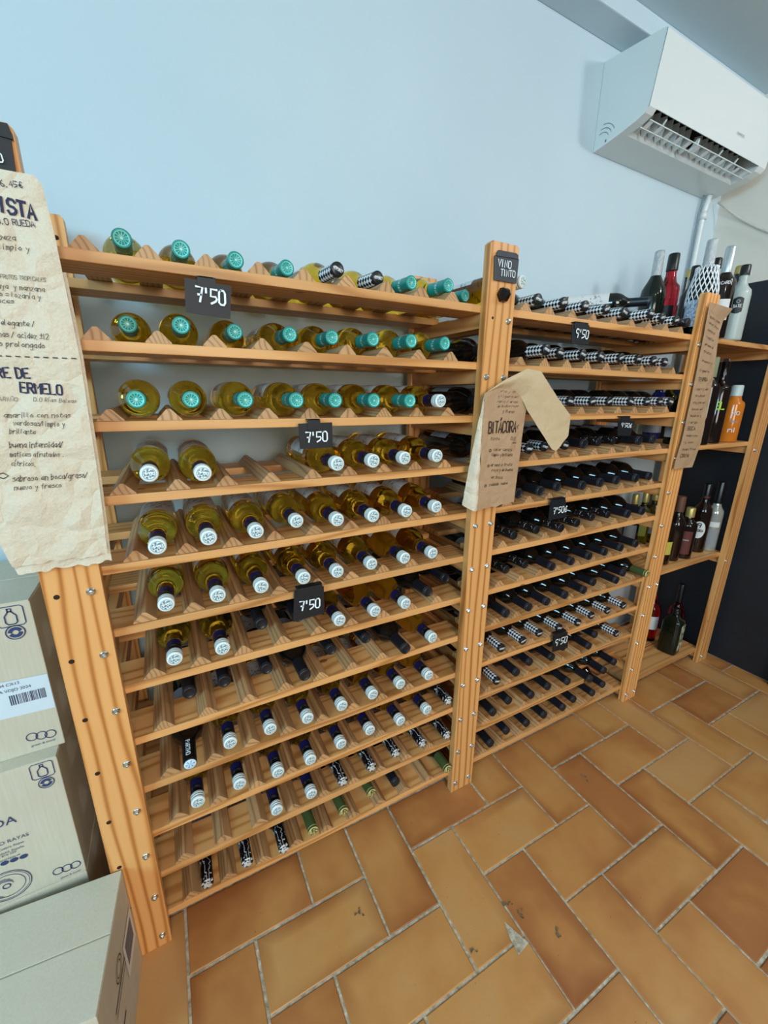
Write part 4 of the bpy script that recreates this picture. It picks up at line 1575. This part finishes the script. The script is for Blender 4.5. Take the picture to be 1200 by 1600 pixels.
spirit('dark bottle with yellow label close behind the right post', 2.075, 0.088, z8, 0.27, 0.036, M['gl_brown'], M['capblack'], labels=((0.05, 0.11, 1.2, M['lblyellow']),))
spirit('dark round-shouldered bottle with brown seal, left of the gold-capped one', 2.160, 0.092, z8, 0.300, 0.0365, M['gl_brown'], M['capwood'], 0.07, 0.0185, 0.56, 0.72)
gc = spirit('squat brown bottle with gold cap and maroon label', 2.243, 0.083, z8, 0.240, 0.038, M['gl_brown'], M['capgold'], 0.043, 0.0185, 0.66, 0.78, labels=((0.025, 0.135, 0.75, M['lblred']), (0.090, 0.096, 0.45, M['lblgrey'])))
bg = spirit('tall brown bottle with an oval white label and red-ringed neck', 2.392, 0.100, z8, 0.335, 0.038, M['gl_brown'], M['capblack'], 0.075, 0.0155, 0.60, 0.74)
m = MB()
disc = [(0.026 * math.cos(k * PI / 12), 0.115 + 0.042 * math.sin(k * PI / 12)) for k in range(24)]
FG = lambda s_, t_: ((.0392) * math.cos(s_ / .038), (.0392) * math.sin(s_ / .038), t_)
for k in range(-6, 6):
    x0_, x1_ = k * .0043, (k + 1) * .0043
    h0 = .042 * math.sqrt(max(0, 1 - (x0_ / .0262) ** 2)); h1 = .042 * math.sqrt(max(0, 1 - (x1_ / .0262) ** 2))
    m.add([FG(x0_, .115 - h0), FG(x1_, .115 - h1), FG(x1_, .115 + h1), FG(x0_, .115 + h0)], [(0, 1, 2, 3)])
m.build('oval_label', M['lblwhite'], bg)
curved_text(bg, 'NEGRA', 0.0386, 0.106, 0.012, 0.036, M['lblblack'])
m = MB(); m.lathe([(0.0160, 0.268), (0.0160, 0.275)], 20, cap0=False, cap1=False)
m.build('red_neck_band', M['lblred'], bg)
curved_text(bg, '9', 0.0386, 0.128, 0.020, 0.012, M['lblblack'])
sv = spirit('silvery clear bottle with black neck and grey label, rightmost on its shelf', 2.462, 0.078, z8, 0.342, 0.0335, M['silverglass'], M['capblack'], 0.105, 0.0165, 0.55, 0.68, labels=((0.025, 0.115, 1.0, M['lblgrey']), (0.125, 0.150, 0.9, M['lblwhite'])))
for i, (x, mt, lb) in enumerate(((2.15, 'gl_brown', 'brown'), (2.235, 'gl_olive', 'olive'), (2.32, 'gl_olive', 'second olive'), (2.405, 'gl_brown', 'dark'))):
    spirit('%s gold-labelled bottle in the back row of the third spirits shelf' % ['leftmost brown', 'olive, second from left,', 'olive, third from left,', 'rightmost brown'][i], x, 0.285, z8, 0.27, 0.036, M[mt], M['capgold'], 0.05, labels=((0.05, 0.12, 0.8, M['lblyellow'] if i % 2 else M['lblgrey']),), name='liquor_bottle')
spirit('white-labelled bottle of red liqueur at the back of the bottom shelf', 2.335, 0.200, z12, 0.320, 0.040, M['gl_red'], M['capblack'], 0.05, 0.0155, 0.56, 0.70, labels=((0.075, 0.150, 1.1, M['lblwhite']),))
gq = spirit('squarish dark green bottle with landscape label on the bottom shelf', 2.322, 0.082, z12, 0.242, 0.043, M['gl_dkgreen'], M['capblack'], 0.03, 0.0165, 0.72, 0.84, sq=0.5, rot=-1.9)
m = MB()
m.add([(0.0436, -0.026, 0.028), (0.0436, 0.026, 0.028), (0.0436, 0.026, 0.165), (0.0436, -0.026, 0.165)], [(0, 1, 2, 3)])
m.build('label', M['lblgreen'], gq)
gq.rotation_euler = (0, 0, -1.42)
spirit('dark bottle with red shoulder at the right of the bottom shelf', 2.455, 0.140, z12, 0.320, 0.036, M['gl_red'], M['capblack'], 0.10, 0.0150, 0.50, 0.66, labels=((0.03, 0.11, 1.1, M['lblblack']),))

# ================================================================ litter on the tiles
M['litter'] = plain('dry_leaf_bits', '6d6048', 0.9)
spots = [(740, 1487, 'scrap of dry leaf on the floor left of the broken tile'), (816, 1428, 'curled dry leaf on the floor above the broken tile'), (793, 1412, 'small grey-brown crumb cluster on the grout above the broken tile'),
         (915, 1214, 'dry leaf fragment on the tiles nearest the rack'), (875, 1460, 'thin dark twig on the floor right of the broken tile'), (560, 1425, 'small leaf fragment on the tiles before the left bay')]
for i, (u, v, lb) in enumerate(spots):
    p = on_z(u, v, 0.001)
    m = MB()
    rr = random.Random(i)
    for q in range(4):
        a = rr.uniform(0, 6.28)
        ox, oy = rr.uniform(-.008, .008), rr.uniform(-.008, .008)
        l = rr.uniform(.004, .010)
        m.add([(ox, oy, 0.0005), (ox + l * math.cos(a), oy + l * math.sin(a), .003), (ox + l * math.cos(a + .7) * 1.3, oy + l * math.sin(a + .7) * 1.3, .001), (ox + .4 * l * math.cos(a + 1.6), oy + .4 * l * math.sin(a + 1.6), .002)], [(0, 1, 2, 3)])
    o_ = m.build('leaf_scrap', M['litter'])
    o_.location = (p.x, p.y, 0.0)
    tag(o_, lb, 'leaf')
